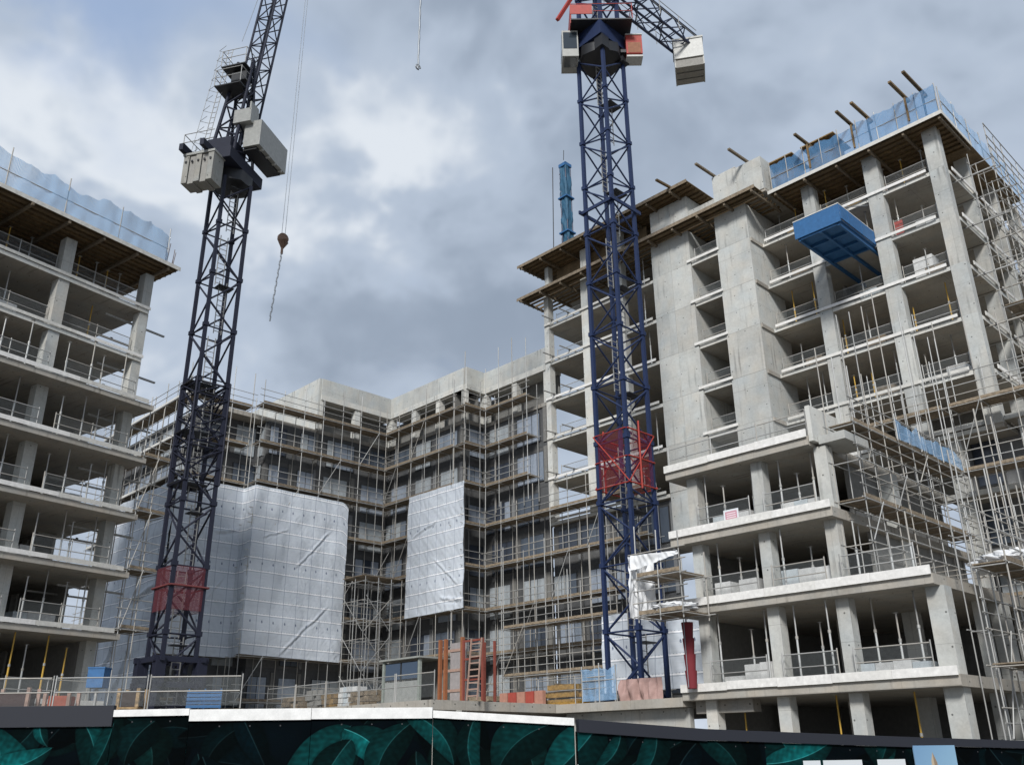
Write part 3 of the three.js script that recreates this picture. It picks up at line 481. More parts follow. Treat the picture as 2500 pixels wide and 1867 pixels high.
// ---------------------------------------------------------------- the block on the left
const BL = [0, 4.0, 7.5, 10.65, 13.75, 16.9, 20.0, 23.1, 26.2];
{
  const t = new Thing(B, [20, 0, -48], 'concrete_block', 'concrete frame block at left edge with blue netted roof', 'building');
  const xc = [[6.9, 7.5], [11.9, 12.5], [16.95, 17.55], [21.95, 22.58], [26.98, 27.55]];
  for (let i = 1; i < 9; i++) {
    const y = BL[i], upper = i > 6, zf = upper ? -44.95 : -43.7, xe = upper ? 27.5 : 27.95;
    const s = t.box('slab', slabm(), 4, xe, y - (upper ? 0.25 : 0.3), y, -58, zf);
    t.box('slab_edge', upper ? paleConc[0] : slabMat[2], 4, xe, y - (upper ? 0.24 : 0.29), y - 0.01, zf + 0.002, zf + 0.03, s);
    for (let k = 0; k < 5; k++) t.box('toe_board', upper ? toe() : toeWhite[k % 3 ? 1 : 2], 5 + k * 4.6 + 0.01, 5 + (k + 1) * 4.6 - 0.3 * (k === 4 ? 1.5 : 0), y + 0.015, y + (upper ? 0.19 : 0.24), zf + 0.06, zf + 0.1);
    const yn = i < 8 ? BL[i + 1] - (i + 1 > 6 ? 0.25 : 0.3) : 28.55;
    for (const [a, b] of xc) { t.box('column', conc(), a, b, y, yn, -45.62, -45); t.box('column', conc(), a, b, y, yn, -53.4, -52.8); }
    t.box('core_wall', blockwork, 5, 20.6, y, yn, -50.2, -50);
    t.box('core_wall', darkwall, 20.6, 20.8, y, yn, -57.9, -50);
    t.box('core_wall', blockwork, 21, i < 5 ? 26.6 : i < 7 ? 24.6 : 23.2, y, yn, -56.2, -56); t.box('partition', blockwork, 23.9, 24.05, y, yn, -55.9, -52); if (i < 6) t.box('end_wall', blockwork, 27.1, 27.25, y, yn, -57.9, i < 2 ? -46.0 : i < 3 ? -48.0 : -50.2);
  }
  for (const [a, b] of xc) t.box('column', conc(), a, b, 0, 3.7, -45.62, -45);
  t.box('core_wall', blockwork, 5, 27, 0, 3.7, -56.2, -56); t.box('end_wall', blockwork, 27.1, 27.25, 0, 3.7, -57.9, -46.5);
}
formDeck(B, 'timber formwork deck under blue netted roof of left block', 4, 28.3, 28.95, -58, -43.6, { ax: 'x', deep: 6, out: 0.1 });
net(B, [[8, -43.75], [27.4, -43.75]], 29.05, 31.15, netBlue, 'pale blue debris net along roof edge of left block', 3.0, 0.35);
for (let k = 0; k < 6; k++) { const x = 27.5 + k * 0.14; const t = new Thing(B, [x, 29, -44], 'starter_bar', `thin steel starter bar at right corner of left block roof, ${['leftmost', 'second', 'third', 'fourth', 'fifth', 'rightmost'][k]}${k % 5 ? ' from left' : ' of six'}`, 'rebar', 'starter bars on the left block roof'); t.tube('bar', hookRust, [x, 28.95, -43.9 - (k % 3) * 0.3], [x + rr(-0.1, 0.15), 30 + rr(0, 0.9), -43.9 - (k % 3) * 0.3], 0.02); t.tube('cap', propYellow, [x + 0.02, 29.0, -43.9 - (k % 3) * 0.3], [x + 0.02, 29.05, -43.9 - (k % 3) * 0.3], 0.03); }
for (let i = 1; i < 9; i++) {
  const y = BL[i], up_ = i > 6, yn = i < 8 ? BL[i + 1] - (i + 1 > 6 ? 0.25 : 0.3) : 28.58, F = ORD[i];
  [[17.7, 21.8], [22.7, 26.8]].forEach(([a, b], k) => barrier(B, 'x', up_ ? -45.3 : -44.0, a, b, y + 0.005, `grey mesh edge barrier on ${F} floor of left block, ${k ? 'right' : 'left'} bay`));
  const list = i === 8 ? [18, 19.6, 20.9, 23.6, 24.6, 25.5, 26.2] : i === 1 ? [19.5, 20.6, 22.9, 23.7, 24.6, 25.6] : i === 7 ? [20.0, 24.9] : [18.2, 19.4 + rr(-0.4, 0.4), 20.9, 23.1 + rr(-0.2, 0.2), 24.3 + rr(-0.3, 0.3), 25.2 + rr(-0.2, 0.2), 26.3];
  list.forEach((x, k) => { const kind = i === 8 ? (k % 2 ? 'yellow' : 'grey') : i === 1 ? (k % 3 ? 'yellow' : 'grey') : i === 7 && k ? 'yellow' : 'grey'; const lean = !up_ && k % 2; prop(B, x, y, yn - (lean ? 0.5 : 0), (up_ ? -46.2 : -44.3) - rr(0, 0.5), kind, `${kind} steel prop on ${F} floor of left block, ${['rightmost', 'second from right', 'third from right', 'fourth from right', 'fifth from right', 'sixth from right', 'seventh from right'][list.length - 1 - k]}`, 'props in the left block'); });
  if (i > 2) for (const z of [-45.9, -48.8]) { const t = new Thing(B, [27.6, y - 0.9, z], 'needle_tube', `steel needle beam poking out right end of left block at ${F} floor, ${z > -47 ? 'front one' : 'rear one'}`, 'tube', 'needle beams at the left block end'); t.bar('beam', galv[1], [25.4, y - 0.75, z], [29.2 + rr(-0.3, 0.3), y - 0.75, z], 0.09, 0.13); t.bar('plate', blackMetal, [27.6, y - 0.66, z], [27.75, y - 0.66, z], 0.1, 0.03); }
}
[[2, 18.6, 1.5, 0, 'white wrapped packs at left of second floor in left block'], [3, 23.2, 1.6, 2, 'white wrapped packs in right bay of third floor in left block'], [4, 25.3, 1.4, 0, 'white wrapped packs at right end of fourth floor in left block'], [5, 19.2, 2.6, 0, 'long white packs in left bay of fifth floor in left block'], [5, 24.4, 2.8, 1, 'pale blue packs in right bay of fifth floor in left block'], [7, 20.0, 1.2, 2, 'grey wrapped pack in left bay of seventh floor in left block'], [6, 24.0, 1.8, 1, 'pale blue wrapped packs in right bay of sixth floor in left block'], [4, 19.6, 2.2, 2, 'grey wrapped packs in left bay of fourth floor in left block'], [3, 19.0, 1.6, 0, 'white wrapped packs in left bay of third floor in left block'], [2, 24.6, 2.2, 1, 'pale blue wrapped packs in right bay of second floor in left block'], [8, 24.2, 1.3, 2, 'grey wrapped pack on top open floor of left block']].forEach(([i, x, w, m, lab]) => {
  const t = new Thing(B, [x, BL[i], -45.9], 'wrapped_pack', lab, 'pack', 'wrapped stock on the left block floors'), y = BL[i]; t.box('pallet', tmb(), x - w / 2, x + w / 2, y + 0.003, y + 0.12, -46.9, -46.0); const n = Math.max(1, Math.round(w / 0.8)); for (let k = 0; k < n; k++) t.box('pack', packWhite[(m + k) % 3], x - w / 2 + w * k / n + 0.01, x - w / 2 + w * (k + 1) / n - 0.01, y + 0.122, y + 0.95 + rr(-0.08, 0.08), -46.85, -46.05);
});
scaffold(B, 'x', -44.3, -46.0, 28.2, 30.0, [7.9, 11.0, 14.2, 17.3], 0, 19.2, 'narrow stair scaffold beside right end of left block', null, { bay: 0.9, spike: 1.8, brace: true, rails: [-0.06, 0.5, 1.0, 1.5] });

// ---------------------------------------------------------------- the scaffolded block in the middle
const CL = [4.0, 7.5, 10.65, 13.75, 16.9, 20.0, 23.1, 26.2, 29.3];
const lifts = [5.1, 8.1, 11.2, 14.3, 17.4, 20.5, 23.6, 26.7];
{
  const t = new Thing(S, [40, 4, -62], 'apartment_block', 'scaffolded grey apartment block with pale concrete parapet between the cranes', 'building');
  // ax: the axis along the face; sg: outward direction of the face's normal
  const face = (ax, pl, a, b, sg, n0, n1, high) => {
    const BX = (name, mat, s0, s1, y0, y1, d0, d1, par) => ax === 'x' ? t.box(name, mat, s0, s1, y0, y1, pl + sg * d0, pl + sg * d1, par) : t.box(name, mat, pl + sg * d0, pl + sg * d1, y0, y1, s0, s1, par);
    const L = b - a, n = Math.max(1, Math.round(L / 3.0));
    for (let i = n0; i < n1; i++) {
      const y = CL[i], yn = CL[i + 1];
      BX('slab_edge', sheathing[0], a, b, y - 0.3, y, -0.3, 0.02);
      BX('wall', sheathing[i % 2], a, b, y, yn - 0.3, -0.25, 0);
      for (let k = 0; k < n; k++) {
        const c = a + L * (k + 0.5) / n, w = L / n, kind = rnd();
        if (kind < 0.78) {
          const ww = w * rr(0.6, 0.86), off = rr(-0.12, 0.12) * w, wy0 = y + (rnd() < 0.55 ? 0.15 : 0.8), wy1 = yn - 0.62;
          const win = BX('window', frameDark, c + off - ww / 2, c + off + ww / 2, wy0, wy1, 0.003, 0.06);
          const m = Math.max(1, Math.round(ww / 0.75)), f0 = [0, 3, 4, 1, 4, 3, 2, 0][Math.floor(rnd() * 8)];
          for (let q = 0; q < m; q++) BX('pane', film[(f0 + (rnd() < 0.3 ? 1 : 0)) % 5], c + off - ww / 2 + 0.06 + (ww - 0.06) * q / m, c + off - ww / 2 + (ww - 0.06) * (q + 1) / m, wy0 + 0.06, wy1 - 0.06, 0.062, 0.075, win);
        } else BX('insulation_panel', film[rnd() < 0.5 ? 0 : 2], c - w * 0.3, c + w * 0.3, y + 0.1, yn - 0.7, 0.003, 0.07);
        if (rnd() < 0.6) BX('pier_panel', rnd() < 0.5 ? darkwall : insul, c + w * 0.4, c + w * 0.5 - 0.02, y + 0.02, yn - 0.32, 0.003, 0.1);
      }
    }
    if (high) {
      const y = 26.2, nn = Math.max(1, Math.round(L / 3.2));
      BX('slab_edge', slabMat[1], a, b, y - 0.3, y, -0.3, 0.12);
      BX('wall', darkwall, a, b, y, 28.85, -1.6, -1.4);
      for (let k = 0; k <= nn; k++) { const c = a + L * k / nn; BX('column', paleConc[k % 2], Math.max(a, c - 0.28), Math.min(b, c + 0.28), y + 0.003, 28.85, -0.5, 0.0); }
      BX('roof_slab', paleConc[1], a, b, 28.85, 29.3, -1.7, 0.1);
      for (let k = 0; k < nn; k++) BX('parapet_panel', concrete[k % 2], a + L * k / nn + 0.008, a + L * (k + 1) / nn - 0.008, 29.303, 30.75 + rr(-0.01, 0.01), -0.2, 0.05);
    }
  };
  face('z', 27.9, -78, -62.66, -1, 0, 7, false);
  face('x', -62.4, 27.9, 33.24, 1, 0, 7, false);
  face('z', 33.0, -62.39, -61.21, -1, 0, 7, false);
  face('x', -60.95, 33.0, 37.5, 1, 0, 7, false);
  face('x', -60.95, 37.52, 44.94, 1, 0, 7, true);
  face('z', 44.7, -60.94, -51.21, -1, 0, 7, true);
  face('x', -50.95, 44.7, 46.94, 1, 0, 7, true);
  face('z', 46.7, -50.94, -43.95, -1, 0, 7, true);
  face('z', 47.0, -43.9, -33.3, -1, 0, 4, false);
  t.box('roof_slab', slabMat[0], 28, 37.4, 25.9, 26.25, -77, -61.1);
  t.box('roof_slab', slabMat[0], 37.5, 47, 25.85, 26.1, -77, -62.8);
  t.box('parapet_panel', concrete[0], 37.3, 37.5, 26.3, 30.75, -74, -61.0);
  t.box('end_wall', blockwork, 37.6, 50, 4, 28.8, -77, -76.8);
  for (const [x0, x1, z0, z1] of [[44.95, 46.35, -62.54, -62.36], [46.11, 46.29, -62.35, -60.95], [46.95, 48.3, -52.54, -52.36], [48.11, 48.29, -52.35, -50.95]]) t.box('wall', darkwall, x0, x1, 26.1, 28.84, z0, z1);
}
scaffold(S, 'z', 26.4, 27.6, -77, -61.1, lifts, 0, 27.9, 'far left tube scaffold of the middle block, behind left crane', null, { bay: 1.9, spike: 1.6, toe: toeWhite[1] });
scaffold(S, 'x', -61.0, -62.15, 26.5, 31.5, lifts, 4, 28.0, 'short tube scaffold of middle block just right of left crane', null, { bay: 1.7, spike: 2.2 });
scaffold(S, 'x', -59.5, -60.7, 31.6, 44.3, lifts, 4, 28.0, 'wide tube scaffold on left wing of middle block behind white sheeting', null, { bay: 1.9, spike: 1.8, brace: true });
scaffold(S, 'z', 43.2, 44.4, -59.4, -50.65, lifts, 4, 28.2, 'tube scaffold on right wing of middle block around narrow sheet', null, { bay: 1.8, spike: 3.4, brace: true });
scaffold(S, 'x', -49.4, -50.6, 43.2, 46.4, lifts, 4, 28.2, 'narrow tube scaffold on the short return right of narrow sheet', null, { bay: 1.6, spike: 3.0 });
scaffold(S, 'z', 45.3, 46.4, -49.3, -44.7, [20.5, 23.6, 26.7], 18.6, 28.4, 'upper tube scaffold in corner beside left end of tower', null, { bay: 1.6, spike: 3.6 });
scaffold(S, 'z', 45.3, 46.5, -49.3, -34.2, [5.1, 8.1, 11.2, 14.3, 17.4], 4, 18.4, 'lower tube scaffold under the tower left of right crane', null, { bay: 1.7, spike: 1.4, brace: true, toe: board[1] });
scaffold(S, 'z', 43.4, 44.6, -45.4, -35.5, [6.3, 9.4], 4, 12.6, 'low front tube scaffold at foot of middle block left of right crane', null, { bay: 1.9, spike: 2.4, brace: true, toe: board[1] });
{ // braced shoring tower in the inner corner
  const t = new Thing(S, [41.3, 4, -57.6], 'shoring_tower', 'cross-braced scaffold tower in inner corner between two white sheets', 'scaffold');
  const xs = [39.6, 40.8, 42.0, 43.0], zs = [-58.9, -57.6, -56.3];
  for (const x of xs) for (const z of zs) t.tube('standard', glv(), [x, 4, z], [x, 14.0, z], 0.032);
  for (let y = 5.2; y < 14; y += 1.4) { for (const z of zs) t.tube('ledger', glv(), [39.4, y, z], [43.2, y, z], 0.026); for (const x of xs) t.tube('transom', glv(), [x, y + 0.08, -59.1], [x, y + 0.08, -56.1], 0.026); }
  for (let y = 4.4; y < 12; y += 2.8) { t.tube('brace', glv(), [39.6, y, -56.2], [42, y + 2.6, -56.2], 0.026); t.tube('brace', glv(), [42, y, -56.15], [39.6, y + 2.6, -56.15], 0.026); t.tube('brace', glv(), [39.5, y, -56.3], [39.5, y + 2.6, -58.9], 0.026); }
  for (let k = 0; k < 5; k++) t.box('scaffold_board', brd(), 39.4, 43.1, 14.05, 14.1, -59.0 + k * 0.54, -58.48 + k * 0.54);
}
// white sheeting laced to the scaffold: printed rows of small marks, hems, folds
const sheetTex = (() => {
  const c = document.createElement('canvas'); c.width = c.height = 1024; const x = c.getContext('2d'); x.fillStyle = '#d2d8de'; x.fillRect(0, 0, 1024, 1024);
  for (let i = 0; i < 900; i++) { x.fillStyle = `rgba(${rnd() < 0.5 ? '255,255,255' : '150,158,168'},${0.02 + rnd() * 0.06})`; x.fillRect(rnd() * 1024, rnd() * 1024, 20 + rnd() * 160, 1 + rnd() * 14); }
  for (let r = 0; r < 8; r++) { const y = r * 128 + 40 + ((r * 37) % 23) - 11; x.fillStyle = 'rgba(255,255,255,0.95)'; x.fillRect(0, y, 1024, 11); x.fillStyle = 'rgba(120,128,140,0.5)'; x.fillRect(0, y + 12, 1024, 5); x.fillStyle = 'rgba(105,113,128,0.45)'; for (let k = 0; k < 40; k++) x.fillRect(k * 26 + 4, y - 6, 6, 7); }
  for (const r of [1, 5]) for (let k = 0; k < 9; k++) { const px = k * 114 + 40 + (r === 5 ? 50 : 0), py = r * 128 + 84; x.fillStyle = 'rgba(66,78,104,0.75)'; x.beginPath(); x.moveTo(px, py + 16); x.lineTo(px + 8, py - 4); x.lineTo(px + 17, py + 16); x.fill(); x.fillRect(px + 3, py + 18, 12, 5); }
  for (let k = 0; k < 8; k++) { x.fillStyle = 'rgba(140,148,162,0.5)'; x.fillRect(k * 128 + 60, 0, 6, 1024); }
  const t = new THREE.CanvasTexture(c); t.colorSpace = THREE.SRGBColorSpace; t.wrapS = t.wrapT = THREE.RepeatWrapping; t.repeat.set(1 / 8.2, 1 / 8.2); return t;
})();
const sheetMat = P(0.97, 0.975, 0.99, { map: sheetTex, roughness: 0.97, specularIntensity: 0.25, transmission: 0.12, thickness: 0, side: THREE.DoubleSide });
const sheeting = (label, path, y0, y1, nu, nv, trim, amp = 1, creases = []) => {
  const b = [path[0][0], y0, path[0][1]]; const t = new Thing(S, b, 'scaffold_sheeting', label, 'sheeting');
  t.geo('sheet', rel(cloth(path, y0, y1, nu, nv, (d, y) => { const lift = ((y - 5.1) % 3.1 + 3.1) % 3.1; const belly = Math.sin(Math.min(1, lift / 3.1) * Math.PI); const bay = Math.abs(Math.sin(d / 1.9 * Math.PI)); let k = amp * (0.05 * belly * bay + 0.06 * n2(d * 0.45, y * 0.3) + 0.02 * n2(d * 1.7 + y, y * 0.7) + 0.006 * n2(d * 4.5 - y * 2, y * 1.6) + 0.01 * Math.max(0, n2(d * 0.9 + y * 0.9, 7)) * n2(d * 3.2 - y * 3, y)); for (const [x0, y0_, x1, y1_, h, w] of creases) { const ex = x1 - x0, ey = y1_ - y0_, L2 = ex * ex + ey * ey; let t2 = ((d - x0) * ex + (y - y0_) * ey) / L2; if (t2 < -0.05 || t2 > 1.05) continue; const off = ((d - x0) * ey - (y - y0_) * ex) / Math.sqrt(L2) + 0.05 * n2(t2 * 4, x0), fade = Math.min(1, Math.max(0, (t2 + 0.05) * 6)) * Math.min(1, Math.max(0, (1.05 - t2) * 6)); k += h * fade * (Math.exp(-off * off / (w * w)) - 0.6 * Math.exp(-(off - 2.2 * w) * (off - 2.2 * w) / (w * w))); } return k; }, trim), b), sheetMat); return t;
};
sheeting('large folded white scaffold sheeting on left wing of middle block', [[26.3, -60.86], [31.45, -60.86], [31.62, -59.36], [39.8, -59.36]], 8.0, 20.15, 230, 170, (u, v, L, H) => { const ex = Math.max(0, (u - 0.955) / 0.045), ey = Math.max(0, (v - 0.94) / 0.06); return [0, -ex * ex * 0.45 * v * (v > 0.5 ? 1 : 0)  + 0.5 * (1 - v) * (u > 0.42 ? (1 - u) * 0.6 : 0)]; }, 1, [[10.5, 14.5, 13.2, 17.6, 0.05, 0.08], [9.6, 8.2, 13.4, 11.9, 0.05, 0.09], [10.6, 15.0, 11.4, 13.2, 0.04, 0.07], [7.6, 16.4, 9.6, 17.2, 0.04, 0.07], [2, 10, 4.2, 13.5, 0.06, 0.09], [3.2, 16.6, 5.0, 17.0, 0.08, 0.12]]);
sheeting('white scaffold sheeting on far left face behind left crane', [[26.25, -74], [26.25, -61.0]], 3.2, 19.9, 120, 140, null, 1.6, [[3, 5, 7, 11, 0.12, 0.14], [6, 4, 9, 9, 0.12, 0.14], [8, 12, 12, 12.6, 0.15, 0.15]]);
sheeting('narrow white scaffold sheet on right wing of middle block', [[43.06, -55.85], [43.06, -49.15]], 11.2, 20.5, 100, 130, (u, v) => [0, (1 - v) * (1 - u) * -0.1], 1, [[3.2, 15.2, 6.2, 12.9, 0.07, 0.08], [0.6, 17.2, 3.6, 18.0, 0.06, 0.08], [4.2, 12.2, 6.4, 11.8, 0.08, 0.1]]);
sheeting('white sheeting behind legs of right crane', [[40.0, -33.9], [40.0, -27.2]], 4.6, 8.7, 60, 50, null, 1.5);
drape('white plastic sheet hung on left side of loading bay beside right crane', [[31.15, -24.7], [32.9, -24.72]], 6.9, 9.5, 'plastic_sheet', plasticWhite, 0.10, (u, v) => [(1 - v) * -0.25 * (1 - u), 0.25 * v * (0.5 - Math.abs(u - 0.5))]);
drape('white plastic valance along top of loading bay beside right crane', [[31.2, -24.65], [31.25, -22.1]], 8.9, 9.55, 'plastic_sheet', plasticWhite, 0.08, (u, v) => [0, (1 - v) * (u * 0.35) - 0.15 * u * v]);
crumple(S, [32.2, 7.02, -23.3], 0.7, 0.22, 1.0, 'crumpled white plastic sheet on floor of loading bay beside right crane', plasticWhite, 0.35);
scaffold(S, 'z', 31.4, 33.2, -24.5, -22.2, [7.0, 8.6], 6.7, 10.2, 'loading bay scaffold between right crane and podium', null, { bay: 1.2, spike: 0.8, toe: board[1], rails: [-0.06, 0.5, 1.0] });
// ---------------------------------------------------------------- cranes
function mast(t, cx, cz, half, y0, y1, mats, ch, br) {
  const n = Math.round((y1 - y0) / 3), h = (y1 - y0) / n, cs = [[-1, -1], [1, -1], [1, 1], [-1, 1]];
  for (let i = 0; i < n; i++) {
    const a = y0 + i * h, mat = mats[i % mats.length];
    const g = mergeGeometries([...cs.map(([sx, sz]) => boxGeo(ch, h - 0.01, ch).translate(sx * half, 0, sz * half)), ...cs.map(([sx, sz]) => boxGeo(ch * 1.5, 0.22, ch * 1.5).translate(sx * half, -h / 2 + 0.12, sz * half))]);
    const sec = new THREE.Mesh(g, mat); sec.position.set(cx - t.b[0], a + h / 2 - t.b[1], cz - t.b[2]); t.add(sec, 'mast_section');
    for (let k = 0; k < 4; k++) {
      const [ax, az] = cs[k], [bx, bz] = cs[(k + 1) % 4], p = (s, y) => [cx + (ax + (bx - ax) * s) * half, a + y * h, cz + (az + (bz - az) * s) * half];
      t.tube('horizontal', mat, p(0, 0.02), p(1, 0.02), br * 0.85, sec);
      const f = k % 2; t.tube('diagonal', mat, p(f, 0.03), p(1 - f, 0.5), br, sec); t.tube('diagonal', mat, p(1 - f, 0.5), p(f, 0.98), br, sec);
    }
    const L = []; for (let y = 0.15; y < h; y += 0.3) L.push(new THREE.BoxGeometry(0.42, 0.03, 0.03).translate(0, y - h / 2, 0)); for (const s of [-0.21, 0.21]) L.push(new THREE.BoxGeometry(0.04, h, 0.04).translate(s, 0, 0));
    const lad = new THREE.Mesh(mergeGeometries(L), galv[1]); lad.position.set(half * 0.15, 0, (i % 2 ? 1 : -1) * half * 0.35); lad.castShadow = true; lad.name = 'ladder'; sec.add(lad);
    if (i % 2) { const pf = new THREE.Mesh(boxGeo(half * 1.1, 0.04, half * 0.8), blackMetal); pf.position.set(half * 0.2, h / 2 - 0.4, half * 0.45); pf.name = 'landing'; sec.add(pf); }
  }
}
// slewing parts: local x right, -z towards the jib; given as points on the site grid
function slewFrame(cx, cz, yawDeg) {
  const th = rad(yawDeg) - S.t, c = Math.cos(th), s = Math.sin(th);
  return { th, p: (x, y, z) => [cx + c * x + s * z, y, cz - s * x + c * z] };
}
function rbox(t, F, name, mat, x, y, z, w, h, d, parent, tilt = 0) {
  const m = new THREE.Mesh(boxGeo(w, h, d), mat), p = F.p(x, y, z); m.position.set(p[0] - t.b[0], p[1] - t.b[1], p[2] - t.b[2]); m.rotation.order = 'YXZ'; m.rotation.set(tilt, F.th, 0);
  if (parent) { m.position.sub(parent.position).applyQuaternion(parent.quaternion.clone().invert()); m.rotation.set(tilt, 0, 0); m.name = name; m.castShadow = m.receiveShadow = true; parent.add(m); return m; }
  return t.add(m, name);
}
function truss(t, F, pre, mat, A, Z, w, h, step, r, upv) {        // A, Z: local start and end of the lower middle line; upv: local vector to the top chord
  const a = new THREE.Vector3(...A), z = new THREE.Vector3(...Z), d = z.clone().sub(a), L = d.length(), n = Math.round(L / step); d.normalize();
  const u = new THREE.Vector3(...upv).normalize().multiplyScalar(h), s = new THREE.Vector3().crossVectors(d, u).normalize().multiplyScalar(w / 2);
  const q = (k, i) => { const v = a.clone().addScaledVector(d, L * k / n); if (i === 0) v.add(s); else if (i === 1) v.sub(s); else if (i === 2) v.add(u).add(s); else v.add(u).sub(s); return F.p(v.x, v.y, v.z); };
  for (const i of [0, 1, 2, 3]) t.tube(pre + '_chord', mat, q(0, i), q(n, i), r);
  for (let k = 0; k < n; k++) { const e = k % 2; for (const [i, j] of [[0, 1], [0, 2], [1, 3], [2, 3]]) { t.tube(pre + '_brace', mat, q(k, e ? j : i), q(k + 1, e ? i : j), r * 0.52); } t.tube(pre + '_brace', mat, q(k, 0), q(k, 1), r * 0.5); t.tube(pre + '_brace', mat, q(k, 2), q(k, 3), r * 0.5); }
}
function guard(t, F, pts, y, mat = galv[1]) { for (let i = 0; i + 1 < pts.length; i++) { for (const h of [0.55, 1.1]) t.tube('handrail', mat, F.p(pts[i][0], y + h, pts[i][1]), F.p(pts[i + 1][0], y + h, pts[i + 1][1]), 0.024); t.tube('handrail_post', mat, F.p(pts[i][0], y, pts[i][1]), F.p(pts[i][0], y + 1.12, pts[i][1]), 0.024); } }

{ // the left crane, jib luffed steeply away
  const cx = 18.94, cz = -41.92, t = new Thing(S, [cx, 0, cz], 'tower_crane', 'navy blue luffing tower crane at left with grey cab and ballast block', 'crane');
  mast(t, cx, cz, 0.79, 0.6, 31.5, [navy[0]], 0.17, 0.05);
  t.box('base_block', concrete[1], cx - 2.2, cx + 2.2, 0.0, 0.58, cz - 2.2, cz + 2.2);
  // dark boxed frame at its foot
  for (const [sx, sz] of [[-1, -1], [1, -1], [1, 1], [-1, 1]]) { t.bar('base_strut', navy[0], [cx + sx * 0.9, 5.7, cz + sz * 0.9], [cx + sx * 1.7, 0.5, cz + sz * 1.7], 0.22, 0.22); t.box('base_panel', navy[0], cx + sx * 0.98 - 0.22, cx + sx * 0.98 + 0.22, 4.3, 5.75, cz + sz * 0.98 - 0.22, cz + sz * 0.98 + 0.22); }
  for (const y of [4.5, 5.6]) for (const k of [-1, 1]) { t.box('base_beam', navy[0], cx - 1.3, cx + 1.3, y, y + 0.25, cz + k * 0.98 - 0.1, cz + k * 0.98 + 0.1); t.box('base_beam', navy[0], cx + k * 0.98 - 0.1, cx + k * 0.98 + 0.1, y + 0.01, y + 0.24, cz - 1.3, cz + 1.3); }
  // climbing cage halfway and the red anti-climb panels
  for (const [sx, sz] of [[-1, -1], [1, -1], [1, 1], [-1, 1]]) t.tube('cage_post', navy[0], [cx + sx * 0.9, 14.0, cz + sz * 0.9], [cx + sx * 0.9, 19.4, cz + sz * 0.9], 0.05);
  for (let y = 14; y <= 19.4; y += 0.9) for (const k of [-1, 1]) { t.tube('cage_rail', navy[0], [cx - 0.9, y, cz + k * 0.9], [cx + 0.9, y, cz + k * 0.9], 0.035); t.tube('cage_rail', navy[0], [cx + k * 0.9, y, cz - 0.9], [cx + k * 0.9, y, cz + 0.9], 0.035); t.tube('cage_brace', navy[0], [cx - k * 0.9, y, cz + k * 0.9], [cx + k * 0.9, Math.min(19.4, y + 0.9), cz + k * 0.9], 0.035); t.tube('cage_brace', navy[0], [cx + k * 0.9, y, cz - k * 0.9], [cx + k * 0.9, Math.min(19.4, y + 0.9), cz + k * 0.9], 0.035); }
  for (const y of [14.05, 16.7, 19.3]) t.box('cage_platform', blackMetal, cx - 0.95, cx + 0.6, y, y + 0.05, cz - 0.95, cz + 0.3);
  for (const k of [-1, 1]) { t.box('anticlimb_panel', redNetWorn, cx - 0.72, cx + 0.72, 7.9, 9.9, cz + k * 0.9 - 0.006, cz + k * 0.9 + 0.006); t.box('anticlimb_panel', redNetWorn, cx + k * 0.9 - 0.006, cx + k * 0.9 + 0.006, 7.9, 9.9, cz - 0.72, cz + 0.72); t.tube('anticlimb_rail', wornRed, [cx - 0.95, 9.0, cz + k * 0.95], [cx + 0.95, 9.0, cz + k * 0.95], 0.05); t.tube('anticlimb_rail', wornRed, [cx + k * 0.95, 9.0, cz - 0.95], [cx + k * 0.95, 9.0, cz + 0.95], 0.05); }
  const F = slewFrame(cx, cz, -15);
  t.tube('slewing_ring', blackMetal, F.p(0, 31.4, 0), F.p(0, 32.1, 0), 1.15);
  rbox(t, F, 'turntable', navy[0], 0, 32.45, 0.2, 2.0, 0.7, 3.4); rbox(t, F, 'winch_house', navy[0], -0.1, 33.3, 0.7, 1.5, 1.0, 1.6);
  rbox(t, F, 'counter_arm', navy[0], -1.35, 32.4, 1.5, 0.25, 0.4, 3.0); rbox(t, F, 'counter_arm', navy[0], 0.0, 32.4, 1.9, 0.25, 0.4, 2.4);
  for (let i = 0; i < 5; i++) rbox(t, F, 'ballast_slab', ballast[i % 2], -1.2 + i * 0.38, 31.15 - (i % 2) * 0.06, 2.1 - (i % 2) * 0.05, 0.335, 1.75, 0.95);
  for (let i = 0; i < 5; i++) rbox(t, F, 'lifting_eye', blackMetal, -1.2 + i * 0.38, 31.6, 2.6, 0.1, 0.12, 0.06);
  rbox(t, F, 'ballast_tie', craneGrey, -0.44, 32.1, 2.1, 1.95, 0.14, 1.05);
  const cab = rbox(t, F, 'cab', craneGrey, 1.5, 34.3, -0.7, 1.05, 1.7, 3.0);
  rbox(t, F, 'window', glassDark, 1.5, 34.45, -2.215, 0.88, 1.1, 0.02, cab); rbox(t, F, 'floor_frame', blackMetal, 1.35, 33.37, -0.7, 0.85, 0.14, 2.7, cab);
  for (let i = 0; i < 4; i++) rbox(t, F, 'floor_rib', craneWhite, 1.5, 33.41, 0.3 - i * 0.7, 1.0, 0.07, 0.12, cab);
  rbox(t, F, 'cabinet', craneGrey, 0.95, 35.4, 0.75, 1.1, 0.9, 0.8); rbox(t, F, 'cabinet_hood', craneGrey, 1.42, 36.0, 0.75, 0.1, 0.55, 0.8);
